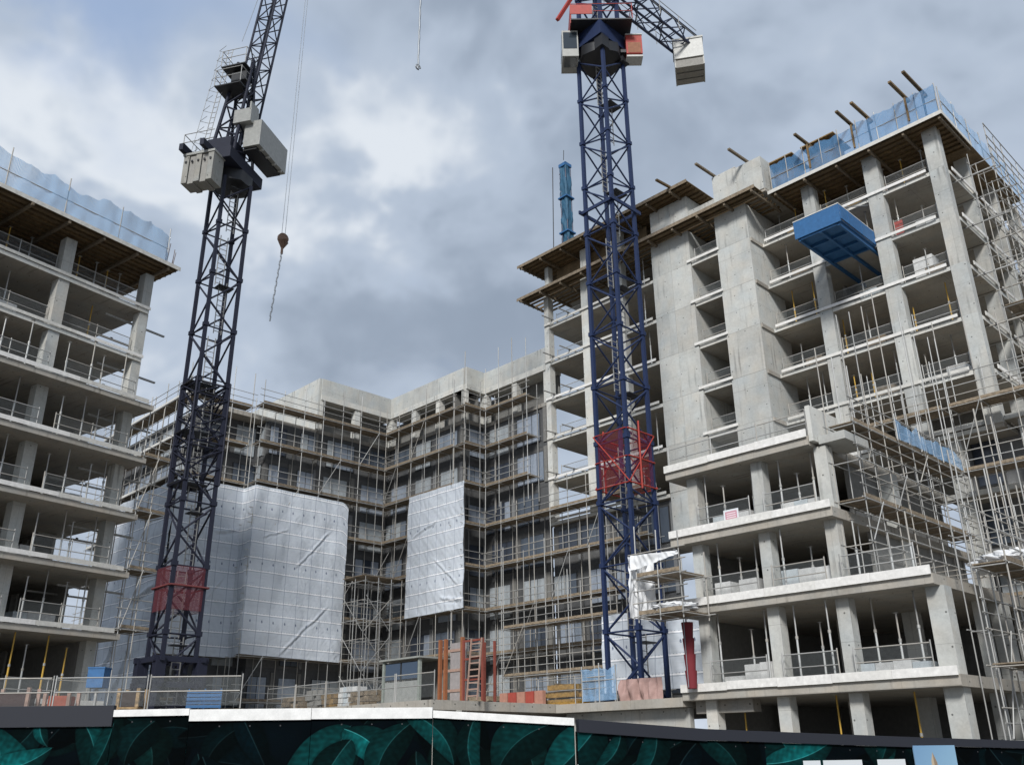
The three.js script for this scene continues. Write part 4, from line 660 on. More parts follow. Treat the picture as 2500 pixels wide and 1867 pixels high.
  // A-frame with its platforms
  for (const s of [-1, 1]) { t.tube('a_frame_leg', navy[0], F.p(s * 0.75, 32.7, 1.3), F.p(s * 0.5, 40.4, 0.1), 0.1); t.tube('a_frame_leg', navy[0], F.p(s * 0.8, 32.7, -0.7), F.p(s * 0.5, 40.4, 0.0), 0.09); for (let k = 0; k < 7; k++) { const f = k / 7, f2 = (k + 1) / 7; t.tube('a_frame_brace', navy[0], F.p(s * (0.78 - 0.26 * f), 32.9 + k * 1.05, k % 2 ? -0.7 + 0.7 * f : 1.3 - 1.2 * f), F.p(s * (0.78 - 0.26 * f2), 32.9 + (k + 1) * 1.05, k % 2 ? 1.3 - 1.2 * f2 : -0.7 + 0.7 * f2), 0.05); } }
  for (let k = 0; k < 8; k++) t.tube('a_frame_brace', navy[0], F.p((k % 2 ? 1 : -1) * (0.74 - k * 0.025), 33.2 + k * 0.9, 1.25 - k * 0.14), F.p((k % 2 ? -1 : 1) * (0.74 - k * 0.025), 34.1 + k * 0.9, 1.1 - k * 0.14), 0.055);
  rbox(t, F, 'platform', blackMetal, -0.3, 37.9, 0.5, 1.7, 0.07, 1.4); guard(t, F, [[-1.15, -0.2], [-1.15, 1.2], [0.55, 1.2], [0.55, -0.2]], 37.95);
  rbox(t, F, 'platform', blackMetal, -0.25, 39.5, 0.35, 1.6, 0.07, 1.2); guard(t, F, [[-1.05, -0.25], [-1.05, 0.95], [0.55, 0.95], [0.55, -0.25]], 39.55);
  rbox(t, F, 'sheave_block', blackMetal, 0, 38.9, 0.3, 1.0, 0.6, 0.6);
  for (const s of [-0.25, 0.25]) t.tube('ladder_rail', galv[1], F.p(-1.3 + s * 0.6, 32.8, 1.2), F.p(-1.0 + s * 0.6, 41.3, 0.3), 0.022);
  for (let y = 33.1; y < 41.2; y += 0.4) { const f = (y - 32.8) / 8.5, o = -1.3 + f * 0.3, zz = 1.2 - 0.9 * f; t.tube('ladder_rung', galv[1], F.p(o - 0.15, y, zz), F.p(o + 0.15, y, zz), 0.018); if (Math.round(y * 2.5) % 2) { t.tube('ladder_hoop', galv[1], F.p(o - 0.15, y, zz), F.p(o - 0.55, y + 0.02, zz + 0.3), 0.014); t.tube('ladder_hoop', galv[1], F.p(o - 0.55, y + 0.02, zz + 0.3), F.p(o + 0.1, y, zz + 0.6), 0.014); } }
  t.tube('ladder_strap', galv[1], F.p(-1.85, 33, 1.5), F.p(-1.5, 41, 0.6), 0.014);
  guard(t, F, [[-1.4, 0.2], [-1.45, 1.6], [-1.45, 2.7], [0.4, 2.7]], 32.3);
  const el = rad(80), Lj = 40, tip = [-1.0, 33.6 + Lj * Math.sin(el), -0.7 - Lj * Math.cos(el)];
  truss(t, F, 'jib', navy[0], [0, 33.6, -0.7], tip, 1.05, 1.1, 1.35, 0.075, [0, Math.cos(el), Math.sin(el)]);
  t.tube('pendant_rope', steelCable, F.p(0.2, 41.1, 1.0), F.p(0.2, tip[1] - 1, tip[2] + 1.2), 0.02);
  // hoist rope and hook block
  const tw = F.p(...tip), hk = [tw[0], 32.5, tw[2]];
  const h = new Thing(S, [hk[0], 27, hk[2]], 'crane_hook', 'rusty hook block with hanging chain below left crane jib', 'hook');
  for (const s of [-0.12, 0.12]) h.tube('rope', steelCable, [hk[0] + s, 33.1, hk[2]], [tw[0] + s * 0.5, tw[1], tw[2]], 0.018);
  const hb = new THREE.Mesh(new THREE.CylinderGeometry(0.36, 0.36, 0.2, 20).rotateX(Math.PI / 2), hookRust); hb.position.set(0, 32.75 - 27, 0); h.add(hb, 'sheave'); const ck = new THREE.Mesh(new THREE.ConeGeometry(0.42, 0.7, 4).rotateX(Math.PI), hookRust); ck.position.set(0, 32.2 - 27, 0); h.add(ck, 'block'); h.tube('swivel', hookRust, [hk[0], 31.6, hk[2]], [hk[0], 32.1, hk[2]], 0.08);
  const W2S = (x, z) => [S.c * x - S.s * z, S.s * x + S.c * z], e = W2S(-0.32, 0.05);
  for (let k = 0; k < 16; k++) { const a = k / 16, b = (k + 1.05) / 16, o = (q) => [hk[0] + e[0] * q + (k % 2 ? 0.02 : -0.02), 31.7 - 4.9 * q, hk[2] + e[1] * q]; h.tube('chain_link', steelCable, o(a), o(b), 0.045); }
}
{ // the right crane: head out of view above, counter-jib running back to the right
  const cx = 36.13, cz = -28.48, t = new Thing(S, [cx, 0, cz], 'tower_crane', 'dark blue tower crane at right with red fittings and white ballast box', 'crane');
  t.o.scale.setScalar(1.07); t.o.position.y = -0.11;                            // a size larger than the left crane
  mast(t, cx, cz, 0.93, 0.6, 39.6, [navy[1]], 0.18, 0.05);
  t.box('base_block', concrete[1], cx - 1.2, cx + 1.2, 0.0, 0.58, cz - 1.2, cz + 1.2);
  for (const y of [29.0]) for (const k of [-1, 1]) { t.box('tie_collar', navy[1], cx - 1.3, cx + 1.3, y, y + 0.2, cz + k * 1.1 - 0.05, cz + k * 1.1 + 0.05); t.box('tie_collar', navy[1], cx + k * 1.1 - 0.05, cx + k * 1.1 + 0.05, y + 0.01, y + 0.19, cz - 1.04, cz + 1.04); }
  for (const k of [-1, 1]) { t.box('anticlimb_panel', redNet, cx - 0.8, cx + 0.8, 13.4, 16.1, cz + k * 1.05 - 0.012, cz + k * 1.05 + 0.012); t.box('anticlimb_panel', redNet, cx + k * 1.05 - 0.012, cx + k * 1.05 + 0.012, 13.4, 16.1, cz - 0.8, cz + 0.8); for (const y of [13.4, 14.7, 16.1]) { t.tube('anticlimb_rail', red, [cx - 1.0, y, cz + k * 1.06], [cx + 1.0, y, cz + k * 1.06], 0.04); t.tube('anticlimb_rail', red, [cx + k * 1.06, y, cz - 1.0], [cx + k * 1.06, y, cz + 1.0], 0.028); } t.tube('anticlimb_brace', red, [cx - 1.08, 13.4, cz + k * 1.06], [cx + 1.08, 16.1, cz + k * 1.06], 0.03); t.tube('anticlimb_brace', red, [cx + k * 1.06, 13.4, cz + 1.08], [cx + k * 1.06, 16.1, cz - 1.08], 0.03); t.tube('anticlimb_post', red, [cx - 0.2, 13.2, cz + k * 1.12], [cx - 0.2, 16.6, cz + k * 1.12], 0.05); }
  const F = slewFrame(cx, cz, 133);                                              // -z points along the jib, over the street
  const C = slewFrame(cx, cz, 0);                                                // as seen from the street: x right, z towards it
  t.tube('slewing_ring', blackMetal, F.p(0, 39.5, 0), F.p(0, 40.2, 0), 1.35); rbox(t, F, 'turntable', navy[1], 0, 40.75, 0, 2.4, 1.0, 2.6);
  rbox(t, F, 'gearbox', blackMetal, 0.9, 39.9, 0.9, 0.6, 0.9, 0.6); rbox(t, F, 'gearbox', blackMetal, -0.9, 39.9, -0.9, 0.6, 0.9, 0.6); rbox(t, F, 'gearbox', blackMetal, -0.9, 39.8, 0.9, 0.6, 0.9, 0.6);
  rbox(t, C, 'walkway', blackMetal, 0, 41.3, 0, 3.6, 0.08, 3.4);
  guard(t, C, [[-1.8, -1.7], [-1.8, 1.7], [1.8, 1.7], [1.8, -1.7]], 41.34, red);
  const cab = rbox(t, C, 'cab', craneGrey, -1.85, 40.2, 0.2, 0.95, 1.9, 1.5); rbox(t, C, 'window', glassDark, -1.85, 40.4, 0.96, 0.8, 1.2, 0.02, cab); rbox(t, C, 'window', glassDark, -2.335, 40.4, 0.2, 0.02, 1.1, 1.2, cab); rbox(t, C, 'floor_window', glassDark, -1.85, 39.24, 0.4, 0.7, 0.02, 0.8, cab);
  const sw = rbox(t, C, 'switch_cabinet', red, 1.95, 40.3, 0.3, 0.95, 1.35, 0.8); rbox(t, C, 'cabinet_door', M(0.34, 0.16, 0.10, { map: dirtTex }), 1.95, 40.05, 0.71, 0.75, 0.75, 0.02, sw); rbox(t, C, 'cabinet_base', craneWhite, 1.95, 39.45, 0.3, 0.95, 0.12, 0.8, sw); rbox(t, C, 'cabinet_hood', craneWhite, 1.95, 41.02, 0.3, 1.0, 0.06, 0.9, sw);
  rbox(t, C, 'cabinet_bracket', blackMetal, 1.35, 39.9, 0.3, 0.4, 0.2, 0.6);
  rbox(t, C, 'screen', red, -1.2, 42.0, 1.72, 1.3, 0.7, 0.04); rbox(t, C, 'screen', red, -1.82, 41.7, 0.8, 0.04, 1.1, 1.5);
  t.bar('red_strut', red, C.p(-2.5, 42.6, 0.3), C.p(-1.0, 45.6, 0.1), 0.2, 0.2);
  mast(t, cx, cz, 0.82, 41.35, 53, [navy[1]], 0.2, 0.06);
  truss(t, F, 'counter_jib', navyLight, [0, 46.0, 0.8], [0, 46.0, 9.6], 1.3, 1.2, 1.3, 0.085, [0, 1, 0]);
  guard(t, F, [[-0.95, 1.2], [-0.95, 3.2], [-0.95, 5.2], [-0.95, 7.2], [-0.95, 9.2]], 46.1);
  guard(t, F, [[0.95, 1.2], [0.95, 3.2], [0.95, 5.2], [0.95, 7.2], [0.95, 9.2]], 46.1);
  const bc = F.p(0, 0, 9.4), bt = rad(-12) - S.t, Q = { th: bt, p: (x, y, z) => [bc[0] + Math.cos(bt) * x + Math.sin(bt) * z, y, bc[2] - Math.sin(bt) * x + Math.cos(bt) * z] };
  rbox(t, Q, 'ballast_box', craneWhite, 0, 45.55, 0, 1.95, 1.5, 2.0);
  for (let i = 0; i < 6; i++) rbox(t, Q, 'ballast_slab', ballast[i % 2], 0, 44.45 - (i % 2) * 0.05, -0.8 + i * 0.32, 1.8, 0.6, 0.26);
  rbox(t, Q, 'ballast_frame', craneGrey, 0.94, 44.5, 0, 0.08, 0.75, 1.9); rbox(t, Q, 'ballast_frame', craneGrey, -0.94, 44.5, 0, 0.08, 0.75, 1.9);
  rbox(t, Q, 'ballast_rail', craneGrey, 0, 46.38, 0, 2.05, 0.14, 2.1);
  truss(t, F, 'jib', navyLight, [0, 47.2, -0.9], [0, 47.2, -42], 1.3, 1.3, 1.5, 0.085, [0, 1, 0]);
  rbox(t, F, 'trolley', blackMetal, 0, 46.95, -13.3, 1.4, 0.3, 1.6);
  const hp = F.p(0, 0, -14.23), h = new Thing(S, [hp[0], 33.4, hp[2]], 'crane_hook', 'single chain hanging from right crane in the grey sky', 'hook');
  h.tube('rope', steelCable, [hp[0], 38.7, hp[2]], [hp[0], 50.0, hp[2]], 0.03);
  for (let k = 0; k < 14; k++) h.tube('chain_link', steelCable, [hp[0] + (k % 2 ? 0.015 : -0.015), 38.8 - k * 0.39, hp[2]], [hp[0] + (k % 2 ? -0.015 : 0.015), 38.38 - k * 0.39, hp[2]], 0.05);
  const tor = new THREE.Mesh(new THREE.TorusGeometry(0.13, 0.045, 8, 20, Math.PI * 1.6), steelCable); tor.position.set(0, 0.05, 0); h.add(tor, 'hook');
}

// ---------------------------------------------------------------- hoarding along the street
const hoardTex = (() => {
  const W = 2048, H = 512, C = new Float32Array(W * H * 3);
  const X = (px) => (((px - 1250) * 0.00747 + 9.6) / 14) * W, Y = (py) => ((1.65 + (1831 - py) * 0.0075) / 2.6) * H, K = 0.00747 / 14 * W;
  for (let j = 0; j < H; j++) for (let i = 0; i < W; i++) { const n = 0.5 + 0.5 * n2(i * 0.006, j * 0.008), k = (j * W + i) * 3; C[k] = 1 + 2 * n; C[k + 1] = 5 + 7 * n; C[k + 2] = 9 + 9 * n; }
  const leaf = (x0, y0, x1, y1, wid, col, gain, soft = 1.5) => {
    const ax = X(x0), ay = Y(y0), bx = X(x1), by = Y(y1), dx = bx - ax, dy = by - ay, L = Math.hypot(dx, dy), ux = dx / L, uy = dy / L, hw = wid * K * 0.5, bend = rr(-0.16, 0.16) * L, lit = rnd() < 0.5 ? 1 : -1, vf = rr(9, 15), tone = rr(0, 9);
    const x_0 = Math.max(0, Math.floor(Math.min(ax, bx) - hw * 1.6 - 9)), x_1 = Math.min(W - 1, Math.ceil(Math.max(ax, bx) + hw * 1.6 + 9)), y_0 = Math.max(0, Math.floor(Math.min(ay, by) - hw * 1.6 - 9)), y_1 = Math.min(H - 1, Math.ceil(Math.max(ay, by) + hw * 1.6 + 9));
    for (let j = y_0; j <= y_1; j++) for (let i = x_0; i <= x_1; i++) {
      const rx = i - ax, ry = j - ay, t = (rx * ux + ry * uy) / L; if (t < -0.02 || t > 1.02) continue;
      const tt = Math.min(1, Math.max(0, t)), cen = bend * 4 * tt * (1 - tt), s = (-rx * uy + ry * ux) - cen, half = hw * Math.pow(Math.sin(Math.PI * Math.pow(tt, 0.8)), 0.75);
      const a = Math.min(1, Math.max(0, (half - Math.abs(s)) / soft + 0.5)), k = (j * W + i) * 3;
      if (a <= 0) { const sh = (Math.abs(s) - half) / 8; if (sh < 1 && t > 0 && t < 1) { const f = 0.72 + 0.28 * sh; C[k] *= f; C[k + 1] *= f; C[k + 2] *= f; } continue; }
      const q = s / Math.max(half, 1), side = q * lit > 0 ? 1.0 : 0.5, vein = 1 + 0.07 * Math.sin((tt * vf - Math.abs(q) * 2.2) * Math.PI * 2) * (0.4 + 0.6 * Math.abs(q)), fall = 0.45 + 0.75 * Math.pow(Math.sin(Math.PI * (0.15 + 0.75 * tt)), 1.2) * (1 - 0.4 * Math.abs(q)), mot = 1 + 0.18 * n2(i * 0.04 + tone, j * 0.04);
      const rib = Math.exp(-s * s / 2.2) * 0.9 * (1 - tt * 0.6), v = side * vein * fall * mot * gain;
      for (let n = 0; n < 3; n++) { const cc = col[n] * v + rib * [48, 76, 76][n] * gain; C[k + n] += (cc - C[k + n]) * a; }
    }
  };
  const T = [[5, 34, 40], [4, 26, 34], [8, 44, 46], [3, 20, 28], [10, 52, 50]];
  for (let i = 0; i < 90; i++) { const px = -160 + i * 32 + rr(-30, 30), py = rr(1680, 1990), an = rr(0, TAU), l = rr(110, 230); leaf(px, py, px + Math.cos(an) * l, py + Math.sin(an) * l, rr(70, 130), T[i % 5], 0.42, 6); }
  for (let i = 0; i < 46; i++) { const px = -120 + i * 58 + rr(-30, 30), py = rr(1720, 1960), an = rr(0.2, 2.9), l = rr(110, 210); leaf(px, py, px + Math.cos(an) * l, py + Math.sin(an) * l, rr(60, 110), T[(i * 3) % 5], 0.62, 2.5); }
  for (const [x0, y0, x1, y1, w, g] of [[100, 1925, -10, 1760, 120, 1.35], [-40, 1865, 135, 1808, 80, 1.7], [98, 1745, 124, 1806, 30, 1.3], [195, 1745, 240, 1900, 70, 1.2], [275, 1755, 235, 1870, 50, 0.9], [850, 1768, 690, 1910, 130, 1.15], [836, 1774, 940, 1868, 84, 1.7], [790, 1746, 940, 1750, 44, 1.2], [852, 1798, 775, 1935, 80, 1.0], [1000, 1760, 920, 1915, 80, 0.85], [985, 1738, 1100, 1856, 70, 1.15], [1156, 1742, 1170, 1905, 50, 0.95], [1350, 1764, 1200, 1885, 110, 0.85], [1445, 1768, 1315, 1895, 110, 1.25], [1495, 1790, 1425, 1875, 44, 1.0], [1580, 1780, 1515, 1905, 66, 0.9], [1685, 1788, 1775, 1905, 70, 0.7], [1990, 1782, 1920, 1905, 56, 0.85], [2100, 1792, 2035, 1915, 72, 0.8]]) leaf(x0, y0, x1, y1, w * 1.15, [9, 62, 62], g * 0.78, 2.2);
  // the tops of tall white letters
  for (const [a, b, py] of [[643, 703, 1860], [872, 904, 1859], [1928, 1970, 1859], [1978, 2067, 1859], [2104, 2171, 1859]]) for (let j = Math.floor(Y(py + 16)); j < Y(py); j++) for (let i = Math.floor(X(a)); i < X(b); i++) { const k = (j * W + i) * 3; C[k] = 225; C[k + 1] = 229; C[k + 2] = 231; }
  const d = new Uint8Array(W * H * 4); for (let i = 0; i < W * H; i++) { for (let n = 0; n < 3; n++) d[i * 4 + n] = Math.min(255, Math.max(0, C[i * 3 + n])); d[i * 4 + 3] = 255; }
  const t = new THREE.DataTexture(d, W, H, THREE.RGBAFormat); t.colorSpace = THREE.SRGBColorSpace; t.wrapS = t.wrapT = THREE.RepeatWrapping; t.magFilter = THREE.LinearFilter; t.minFilter = THREE.LinearMipmapLinearFilter; t.generateMipmaps = true; t.needsUpdate = true; return t;
})();
{
  const t = new Thing(Wd, [0, 0.07, -17.5], 'site_hoarding', 'dark site hoarding printed with teal leaves and white letters along the street', 'hoarding');
  const print = P(0.85, 0.85, 0.85, { map: hoardTex, roughness: 0.9, specularIntensity: 0.12 }), capW = M(0.88, 0.89, 0.90, { roughness: 0.5, map: dirtTex }), capD = M(0.014, 0.016, 0.024, { roughness: 0.7 }), back = M(0.20, 0.16, 0.11, { map: plyTex });
  // prism between two plan points with a sloping top
  const prism = (A, Z, ya0, ya1, yz0, yz1, th, mat, name, u0, u1) => {
    const dx = Z[0] - A[0], dz = Z[1] - A[1], l = Math.hypot(dx, dz), nx = -dz / l * th, nz = dx / l * th;
    const f = [[A[0] + nx, ya0, A[1] + nz], [Z[0] + nx, yz0, Z[1] + nz], [Z[0] + nx, yz1, Z[1] + nz], [A[0] + nx, ya1, A[1] + nz]], b = [[A[0], ya0, A[1]], [Z[0], yz0, Z[1]], [Z[0], yz1, Z[1]], [A[0], ya1, A[1]]];
    const quads = [[f[0], f[1], f[2], f[3]], [b[1], b[0], b[3], b[2]], [f[3], f[2], b[2], b[3]], [f[1], f[0], b[0], b[1]], [f[0], f[3], b[3], b[0]], [f[2], f[1], b[1], b[2]]];
    const pos = [], uv = [], idx = []; quads.forEach((q, n) => { q.forEach((p, m) => { pos.push(p[0] - t.b[0], p[1] - t.b[1], p[2] - t.b[2]); const s = (m === 0 || m === 3); uv.push(u0 !== undefined && n === 0 ? (s ? u0 : u1) : p[0], u0 !== undefined ? p[1] / 2.6 : p[1]); }); idx.push(n * 4, n * 4 + 1, n * 4 + 2, n * 4, n * 4 + 2, n * 4 + 3); });
    const g = new THREE.BufferGeometry(); g.setAttribute('position', new THREE.Float32BufferAttribute(pos, 3)); g.setAttribute('uv', new THREE.Float32BufferAttribute(uv, 2)); g.setIndex(idx); g.computeVertexNormals(); return t.geo(name, g, mat);
  };
  const U = (x) => (x + 9.6) / 14, R = [13.6, -22.4], lerp = (k) => [1.06 + (R[0] - 1.06) * k, -17.5 + (R[1] + 17.5) * k];
  const segs = [[[-16, -17.5], [-11.6, -17.5], 2.53, 2.53, capD, 0.36], [[-11.59, -17.5], [-7.3, -17.5], 2.53, 2.53, capD, 0.36], [[-7.29, -17.5], [-5.92, -17.5], 2.45, 2.46, capW, 0.12], [[-5.9, -17.47], [-3.7, -17.47], 2.44, 2.44, capW, 0.2], [[-3.69, -17.47], [-1.51, -17.47], 2.44, 2.43, capW, 0.19], [[-1.5, -17.5], [1.05, -17.5], 2.38, 2.22, capW, 0.13],
    [lerp(0.002), lerp(0.2), 2.2, 2.03, capD, 0.22], [lerp(0.2), lerp(0.4), 2.03, 1.94, capD, 0.2], [lerp(0.4), lerp(0.6), 1.94, 1.85, capD, 0.2], [lerp(0.6), lerp(0.8), 1.85, 1.775, capD, 0.16], [lerp(0.8), lerp(1), 1.775, 1.71, capD, 0.16]];
  for (const [A, Z, ha, hz, m, w] of segs) {
    const s = A[0] > 1 ? 17.5 / -A[1] : 1, s2 = A[0] > 1 ? 17.5 / -Z[1] : 1;
    prism(A, Z, 0.07, ha - w, 0.07, hz - w, 0.05, print, 'panel', U(A[0] * s), U(Z[0] * s2));
    const Ab = [A[0], A[1] - 0.02], Zb = [Z[0], Z[1] - 0.02]; prism(Ab, Zb, ha - w + 0.003, ha, hz - w + 0.003, hz, 0.12, m, 'capping');
    for (let k = 1; k < 4; k++) { const f = k / 4, px = A[0] + (Z[0] - A[0]) * f, pz = A[1] + (Z[1] - A[1]) * f, hh = ha + (hz - ha) * f - w; t.box('screw', blackMetal, px - 0.012, px + 0.012, hh - 0.1, hh - 0.076, pz + 0.05, pz + 0.056); }
    prism([A[0], A[1] - 0.3], [A[0] + 0.1, A[1] - 0.3], 0.07, ha - 0.2, 0.07, ha - 0.2, 0.1, back, 'post');
  }
  const p = new Thing(Wd, [8.0, 1.2, -20.1], 'poster', 'pale blue poster with a pointed stone figure on right part of hoarding', 'poster');
  const c = document.createElement('canvas'); c.width = 256; c.height = 256; const x = c.getContext('2d'); const gr = x.createLinearGradient(0, 0, 256, 256); gr.addColorStop(0, '#6f93b4'); gr.addColorStop(1, '#93b7c9'); x.fillStyle = gr; x.fillRect(0, 0, 256, 256);
  x.fillStyle = '#b7a68c'; x.beginPath(); x.moveTo(92, 256); x.lineTo(98, 70); x.lineTo(112, 30); x.lineTo(132, 76); x.lineTo(140, 256); x.fill(); x.fillStyle = '#8d7a66'; x.beginPath(); x.moveTo(112, 30); x.lineTo(132, 76); x.lineTo(140, 256); x.lineTo(118, 256); x.fill();
  const tx = new THREE.CanvasTexture(c); tx.colorSpace = THREE.SRGBColorSpace;
  const m = new THREE.Mesh(new THREE.BoxGeometry(1.12, 1.1, 0.02), M(1, 1, 1, { map: tx, roughness: 0.4 })); const k = 0.61, q = lerp(k); p.o.position.set(q[0], 1.15, q[1] + 0.1); m.rotation.y = -Math.atan2(R[1] + 17.5, R[0] - 1.06) * 1; p.add(m, 'print');
}

// ---------------------------------------------------------------- things standing about the site
{ const t = new Thing(Wd, [-17, 0, -36.5], 'gantry_deck', 'low timber gantry deck behind left part of hoarding', 'platform');
  for (let x = -25; x < -10; x += 2.4) for (const z of [-38.4, -35.2]) t.tube('post', glv(), [x, 0, z], [x, 3.2, z], 0.05);
  for (let k = 0; k < 14; k++) t.box('plank', brd(), -25.2, -10.0, 3.2, 3.26, -38.5 + k * 0.24, -38.28 + k * 0.24); for (const z of [-38.4, -35.2]) t.box('beam', tmb(), -25.1, -10.1, 3.02, 3.195, z - 0.06, z + 0.06); }
function stillage(x, z, w, h, mat, load, label) { const t = new Thing(Wd, [x, 3.26, z], 'stillage', label, 'stillage', 'stillages on the low gantry'); for (const [a, b] of [[-1, -1], [1, -1], [1, 1], [-1, 1]]) t.box('post', mat, x + a * w / 2 - 0.06, x + a * w / 2 + 0.06, 3.262, 3.262 + h, z + b * 0.4 - 0.06, z + b * 0.4 + 0.06); t.box('floor', mat, x - w / 2, x + w / 2, 3.3, 3.38, z - 0.45, z + 0.45); t.box('load', load, x - w / 2 + 0.1, x + w / 2 - 0.1, 3.385, 3.26 + h * 0.82, z - 0.36, z + 0.36); }
stillage(-18.9, -36, 1.4, 0.85, pink, M(0.06, 0.03, 0.03, { map: dirtTex }), 'pale stillage with dark load near left edge above hoarding');
stillage(-17.3, -36.4, 0.9, 0.7, pink, brickRed, 'small pale stillage with brown load under left block');
stillage(-14.45, -36, 0.72, 0.78, M(0.62, 0.50, 0.34, { map: woodTex }), M(0.05, 0.03, 0.025, { map: dirtTex }), 'cream timber stillage with dark opening at foot of left crane');
{ const t = new Thing(Wd, [-15.9, 3.9, -36], 'blue_box', 'blue steel box on the left scaffold foot', 'box'); t.box('box', blueSteel, -16.2, -15.58, 4.1, 4.78, -36.4, -35.8); t.box('lid', blueDark, -16.22, -15.56, 4.785, 4.84, -36.42, -35.78); t.tube('stand', glv(), [-15.9, 3.27, -36.1], [-15.9, 4.1, -36.1], 0.06); }
{ const t = new Thing(Wd, [-11.6, 3.26, -35.6], 'blue_fence', 'low blue mesh fence right of left crane foot', 'fence'); for (const x of [-12.2, -11.6, -11.0]) t.tube('post', blueSteel, [x, 3.27, -35.6], [x, 4.0, -35.6], 0.03); for (let k = 0; k < 5; k++) t.box('slat', blueSteel, -12.25, -10.95, 3.32 + k * 0.13, 3.42 + k * 0.13, -35.57, -35.55); }
{ const t = new Thing(S, [28.5, 3.8, -36.8], 'site_cabin', 'glazed grey site cabin on the deck left of orange posts', 'cabin');
  for (const [x, z] of [[28.2, -38.1], [28.2, -35.3], [30, -38.1], [30, -35.3]]) t.box('frame_post', M(0.30, 0.34, 0.32, { map: dirtTex }), x - 0.07, x + 0.07, 3.81, 5.9, z - 0.07, z + 0.07);
  t.box('roof', M(0.34, 0.36, 0.35, { map: dirtTex }), 28.0, 30.2, 5.9, 5.98, -38.3, -35.1); t.box('floor', timber[0], 28.1, 30.1, 3.81, 3.9, -38.2, -35.2); t.box('wall', M(0.34, 0.36, 0.36, { map: dirtTex }), 28.2, 28.26, 3.91, 4.9, -38.0, -35.4);
  for (const [a, b] of [[-38.0, -36.75], [-36.7, -35.4]]) { const w = t.box('window', frameDark, 28.2, 28.25, 4.95, 5.8, a, b); t.box('pane', M(0.07, 0.10, 0.15, { roughness: 0.2 }), 28.17, 28.198, 5.0, 5.75, a + 0.05, b - 0.05, w); } t.box('wall', blockwork, 29.9, 29.95, 3.9, 5.9, -38, -35.4); }
{ const t = new Thing(S, [28.8, 3.8, -34.2], 'column_form', 'orange steel column form standing on the deck beside grey panel', 'formwork'); for (const z of [-34.6, -34.2, -33.0]) t.box('upright', orange, 28.8, 28.95, 3.81, 6.7, z - 0.07, z + 0.07); t.box('panel', M(0.36, 0.34, 0.35, { map: dirtTex }), 29.0, 29.06, 3.81, 6.5, -34.0, -32.9); for (const y of [4.3, 5.2, 6.1]) t.box('waler', pink, 28.96, 28.99, y, y + 0.12, -34.5, -33.0); }
{ const t = new Thing(S, [29, 3.8, -31.9], 'ladder_tower', 'red and pink steel ladder tower on the deck edge', 'ladder'); for (const [x, z] of [[28.6, -32.6], [28.6, -31.3], [29.9, -32.6], [29.9, -31.9]]) t.box('post', wornRed2, x - 0.05, x + 0.05, 3.81, 6.5, z - 0.05, z + 0.05); for (let k = 0; k < 9; k++) t.box('rung', pink, 28.5, 28.54, 4.0 + k * 0.28, 4.06 + k * 0.28, -32.2 + k * 0.03, -31.5 + k * 0.03); t.bar('stile', pink, [28.5, 3.85, -32.25], [28.5, 6.5, -31.95], 0.06, 0.06); t.bar('stile', pink, [28.5, 3.85, -31.55], [28.5, 6.5, -31.25], 0.06, 0.06); for (const y of [4.7, 5.6, 6.4]) t.box('cross_bar', wornRed2, 28.6, 28.66, y, y + 0.09, -32.55, -31.35); }
for (let r = 0; r < 3; r++) { const t = new Thing(S, [34.6, 3.8 + r * 0.34, -31.9], 'beam_bundle', ['bottom', 'middle', 'top'][r] + ' bundle of yellow formwork beams stacked on the deck', 'beams', 'yellow beam bundles'); for (let k = 0; k < 5; k++) t.box('beam', k % 2 ? yellowTimber : M(0.62, 0.42, 0.12, { map: woodTex }), 34.0 + k * 0.2, 34.18 + k * 0.2, 3.775 + r * 0.34, 4.02 + r * 0.34 + rr(-0.01, 0.01), -33.2 + r * 0.35 + rr(-0.1, 0.1), -30.6 + rr(-0.2, 0.2)); t.box('bearer', tmb(), 34.0, 35.0, 4.025 + r * 0.34, 4.1 + r * 0.34, -32, -31.9); }
for (let k = 0; k < 5; k++) { const z = -35.0 + k * 0.62; const t = new Thing(S, [33.4, 3.8, z], 'barrier_block', `red plastic barrier on deck edge, ${['first', 'second', 'third', 'fourth', 'fifth'][k]} from the left`, 'barrier', 'red barriers on the deck edge'); t.box('body', k % 2 ? M(0.42, 0.08, 0.06, { roughness: 0.6, map: dirtTex }) : M(0.50, 0.26, 0.20, { roughness: 0.6, map: dirtTex }), 33.4, 33.62, 3.803, 4.45, z - 0.28, z + 0.28); t.box('foot', M(0.7, 0.5, 0.45, { map: dirtTex }), 33.3, 33.72, 3.803, 3.9, z - 0.3, z - 0.281); }
net(S, [[33.9, -30.1], [33.9, -28.0]], 3.85, 5.3, netBlue, 'pale blue net fence at foot of right crane', 1.1, 0.05);
drape('pinkish tarpaulin heaped on the deck beside right crane', [[34.0, -27.9], [34.0, -25.6]], 3.78, 4.7, 'tarpaulin', M(0.45, 0.30, 0.28, { roughness: 0.8, side: THREE.DoubleSide, map: dirtTex }), 0.16);
{ const t = new Thing(S, [33.45, 4.0, -23.4], 'rubbish_chute', 'red rubbish chute hanging beside left podium column', 'chute'); for (let k = 0; k < 4; k++) { const m = new THREE.Mesh(new THREE.CylinderGeometry(0.26, 0.2, 0.72, 14, 1, true), M(0.18, 0.02, 0.028, { roughness: 0.8, side: THREE.DoubleSide })); m.position.set(-0.15, 0.42 + k * 0.66, 0); t.add(m, 'segment'); } t.tube('chain', steelCable, [33.05, 4.1, -23.4], [33.05, 7.0, -23.4], 0.02); }
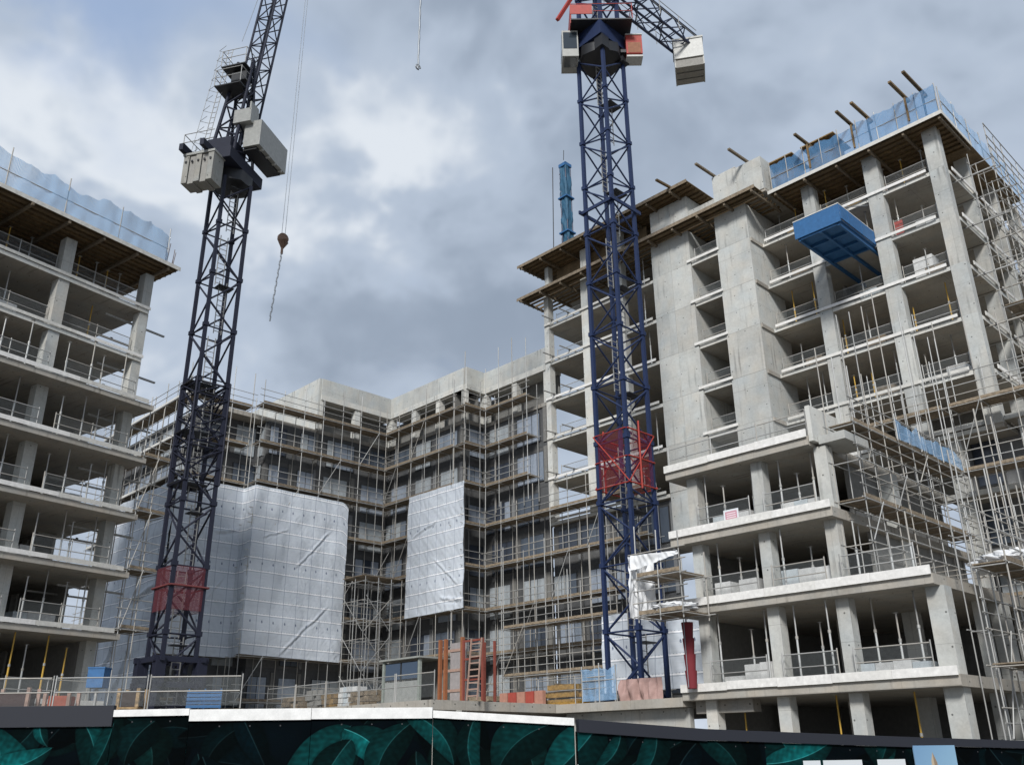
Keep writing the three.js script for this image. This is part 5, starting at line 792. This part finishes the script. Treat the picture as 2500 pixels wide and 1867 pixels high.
for (let k = 0; k < 9; k++) { const x = 30 + (k * 37 % 11), z = -44 - (k * 53 % 9); const t = new Thing(S, [x, 3.8, z], 'material_pile', ['timber offcuts heaped on the deck', 'grey blocks stacked on the deck', 'brown boards stacked on the deck'][k % 3] + [' near left crane', ' under the large sheeting', ' in middle of site', ' beneath shoring tower', ' below narrow sheet', ' left of site cabin', ' behind site cabin', ' behind orange form', ' behind ladder tower'][k], 'materials'); const mm = [tmb(), blockwork, brd()][k % 3]; for (let r = 0; r < 4; r++) for (let q = 0; q < 3; q++) t.box(['offcut', 'block_pack', 'board_pack'][k % 3], rnd() < 0.8 ? mm : packWhite[q], x + q * 0.5 + rr(-0.03, 0.03), x + q * 0.5 + 0.46, 3.803 + r * 0.28, 4.07 + r * 0.28, z + rr(-0.1, 0.1), z + 1.6 + rr(-0.2, 0.2)); }

for (let k = 0; k < 5; k++) barrier(S, 'z', 26.15, -45.6 + k * 2.8, -42.9 + k * 2.8, 3.805, `grey mesh fence on deck edge left of ladder tower, ${['first', 'second', 'third', 'fourth', 'fifth'][k]} from left`, 'fences along the deck edge');
barrier(S, 'z', 33.9, -33.0, -28.1, 3.79, 'grey mesh fence on deck edge in front of yellow beams');
for (let k = 0; k < 4; k++) barrier(Wd, 'x', -35.1, -24 + k * 3.5, -20.6 + k * 3.5, 3.265, `grey mesh fence on low gantry, ${['first', 'second', 'third', 'fourth'][k]} from left`, 'fences along the low gantry');

[['brown boards', 27.3, -45.2], ['pale blocks', 27.6, -43.4], ['timber offcuts', 27.4, -41.6], ['grey bags', 27.5, -40.2], ['brown boards and bags', 27.3, -38.9]].forEach(([w, x, z], k) => { const t = new Thing(S, [x, 3.8, z], 'material_pile', `${w} piled behind the deck fence, ${['first', 'second', 'third', 'fourth', 'fifth'][k]} pile from left`, 'materials', 'piles behind the deck fence'); for (let r_ = 0; r_ < 3 + k % 2; r_++) for (let q_ = 0; q_ < 4; q_++) { const m = t.box(['board', 'block', 'offcut', 'bag', 'board'][k], [brd(), blockwork, tmb(), packWhite[q_ % 3], brd()][k], x + rr(-0.1, 0.1), x + 0.5 + rr(0, 0.3), 3.803 + r_ * 0.26, 4.04 + r_ * 0.26, z + q_ * 0.36 - 0.7 + rr(-0.04, 0.02), z + q_ * 0.36 - 0.38); m.rotation.y = rr(-0.12, 0.12); } });
renderer.render(scene, camera);
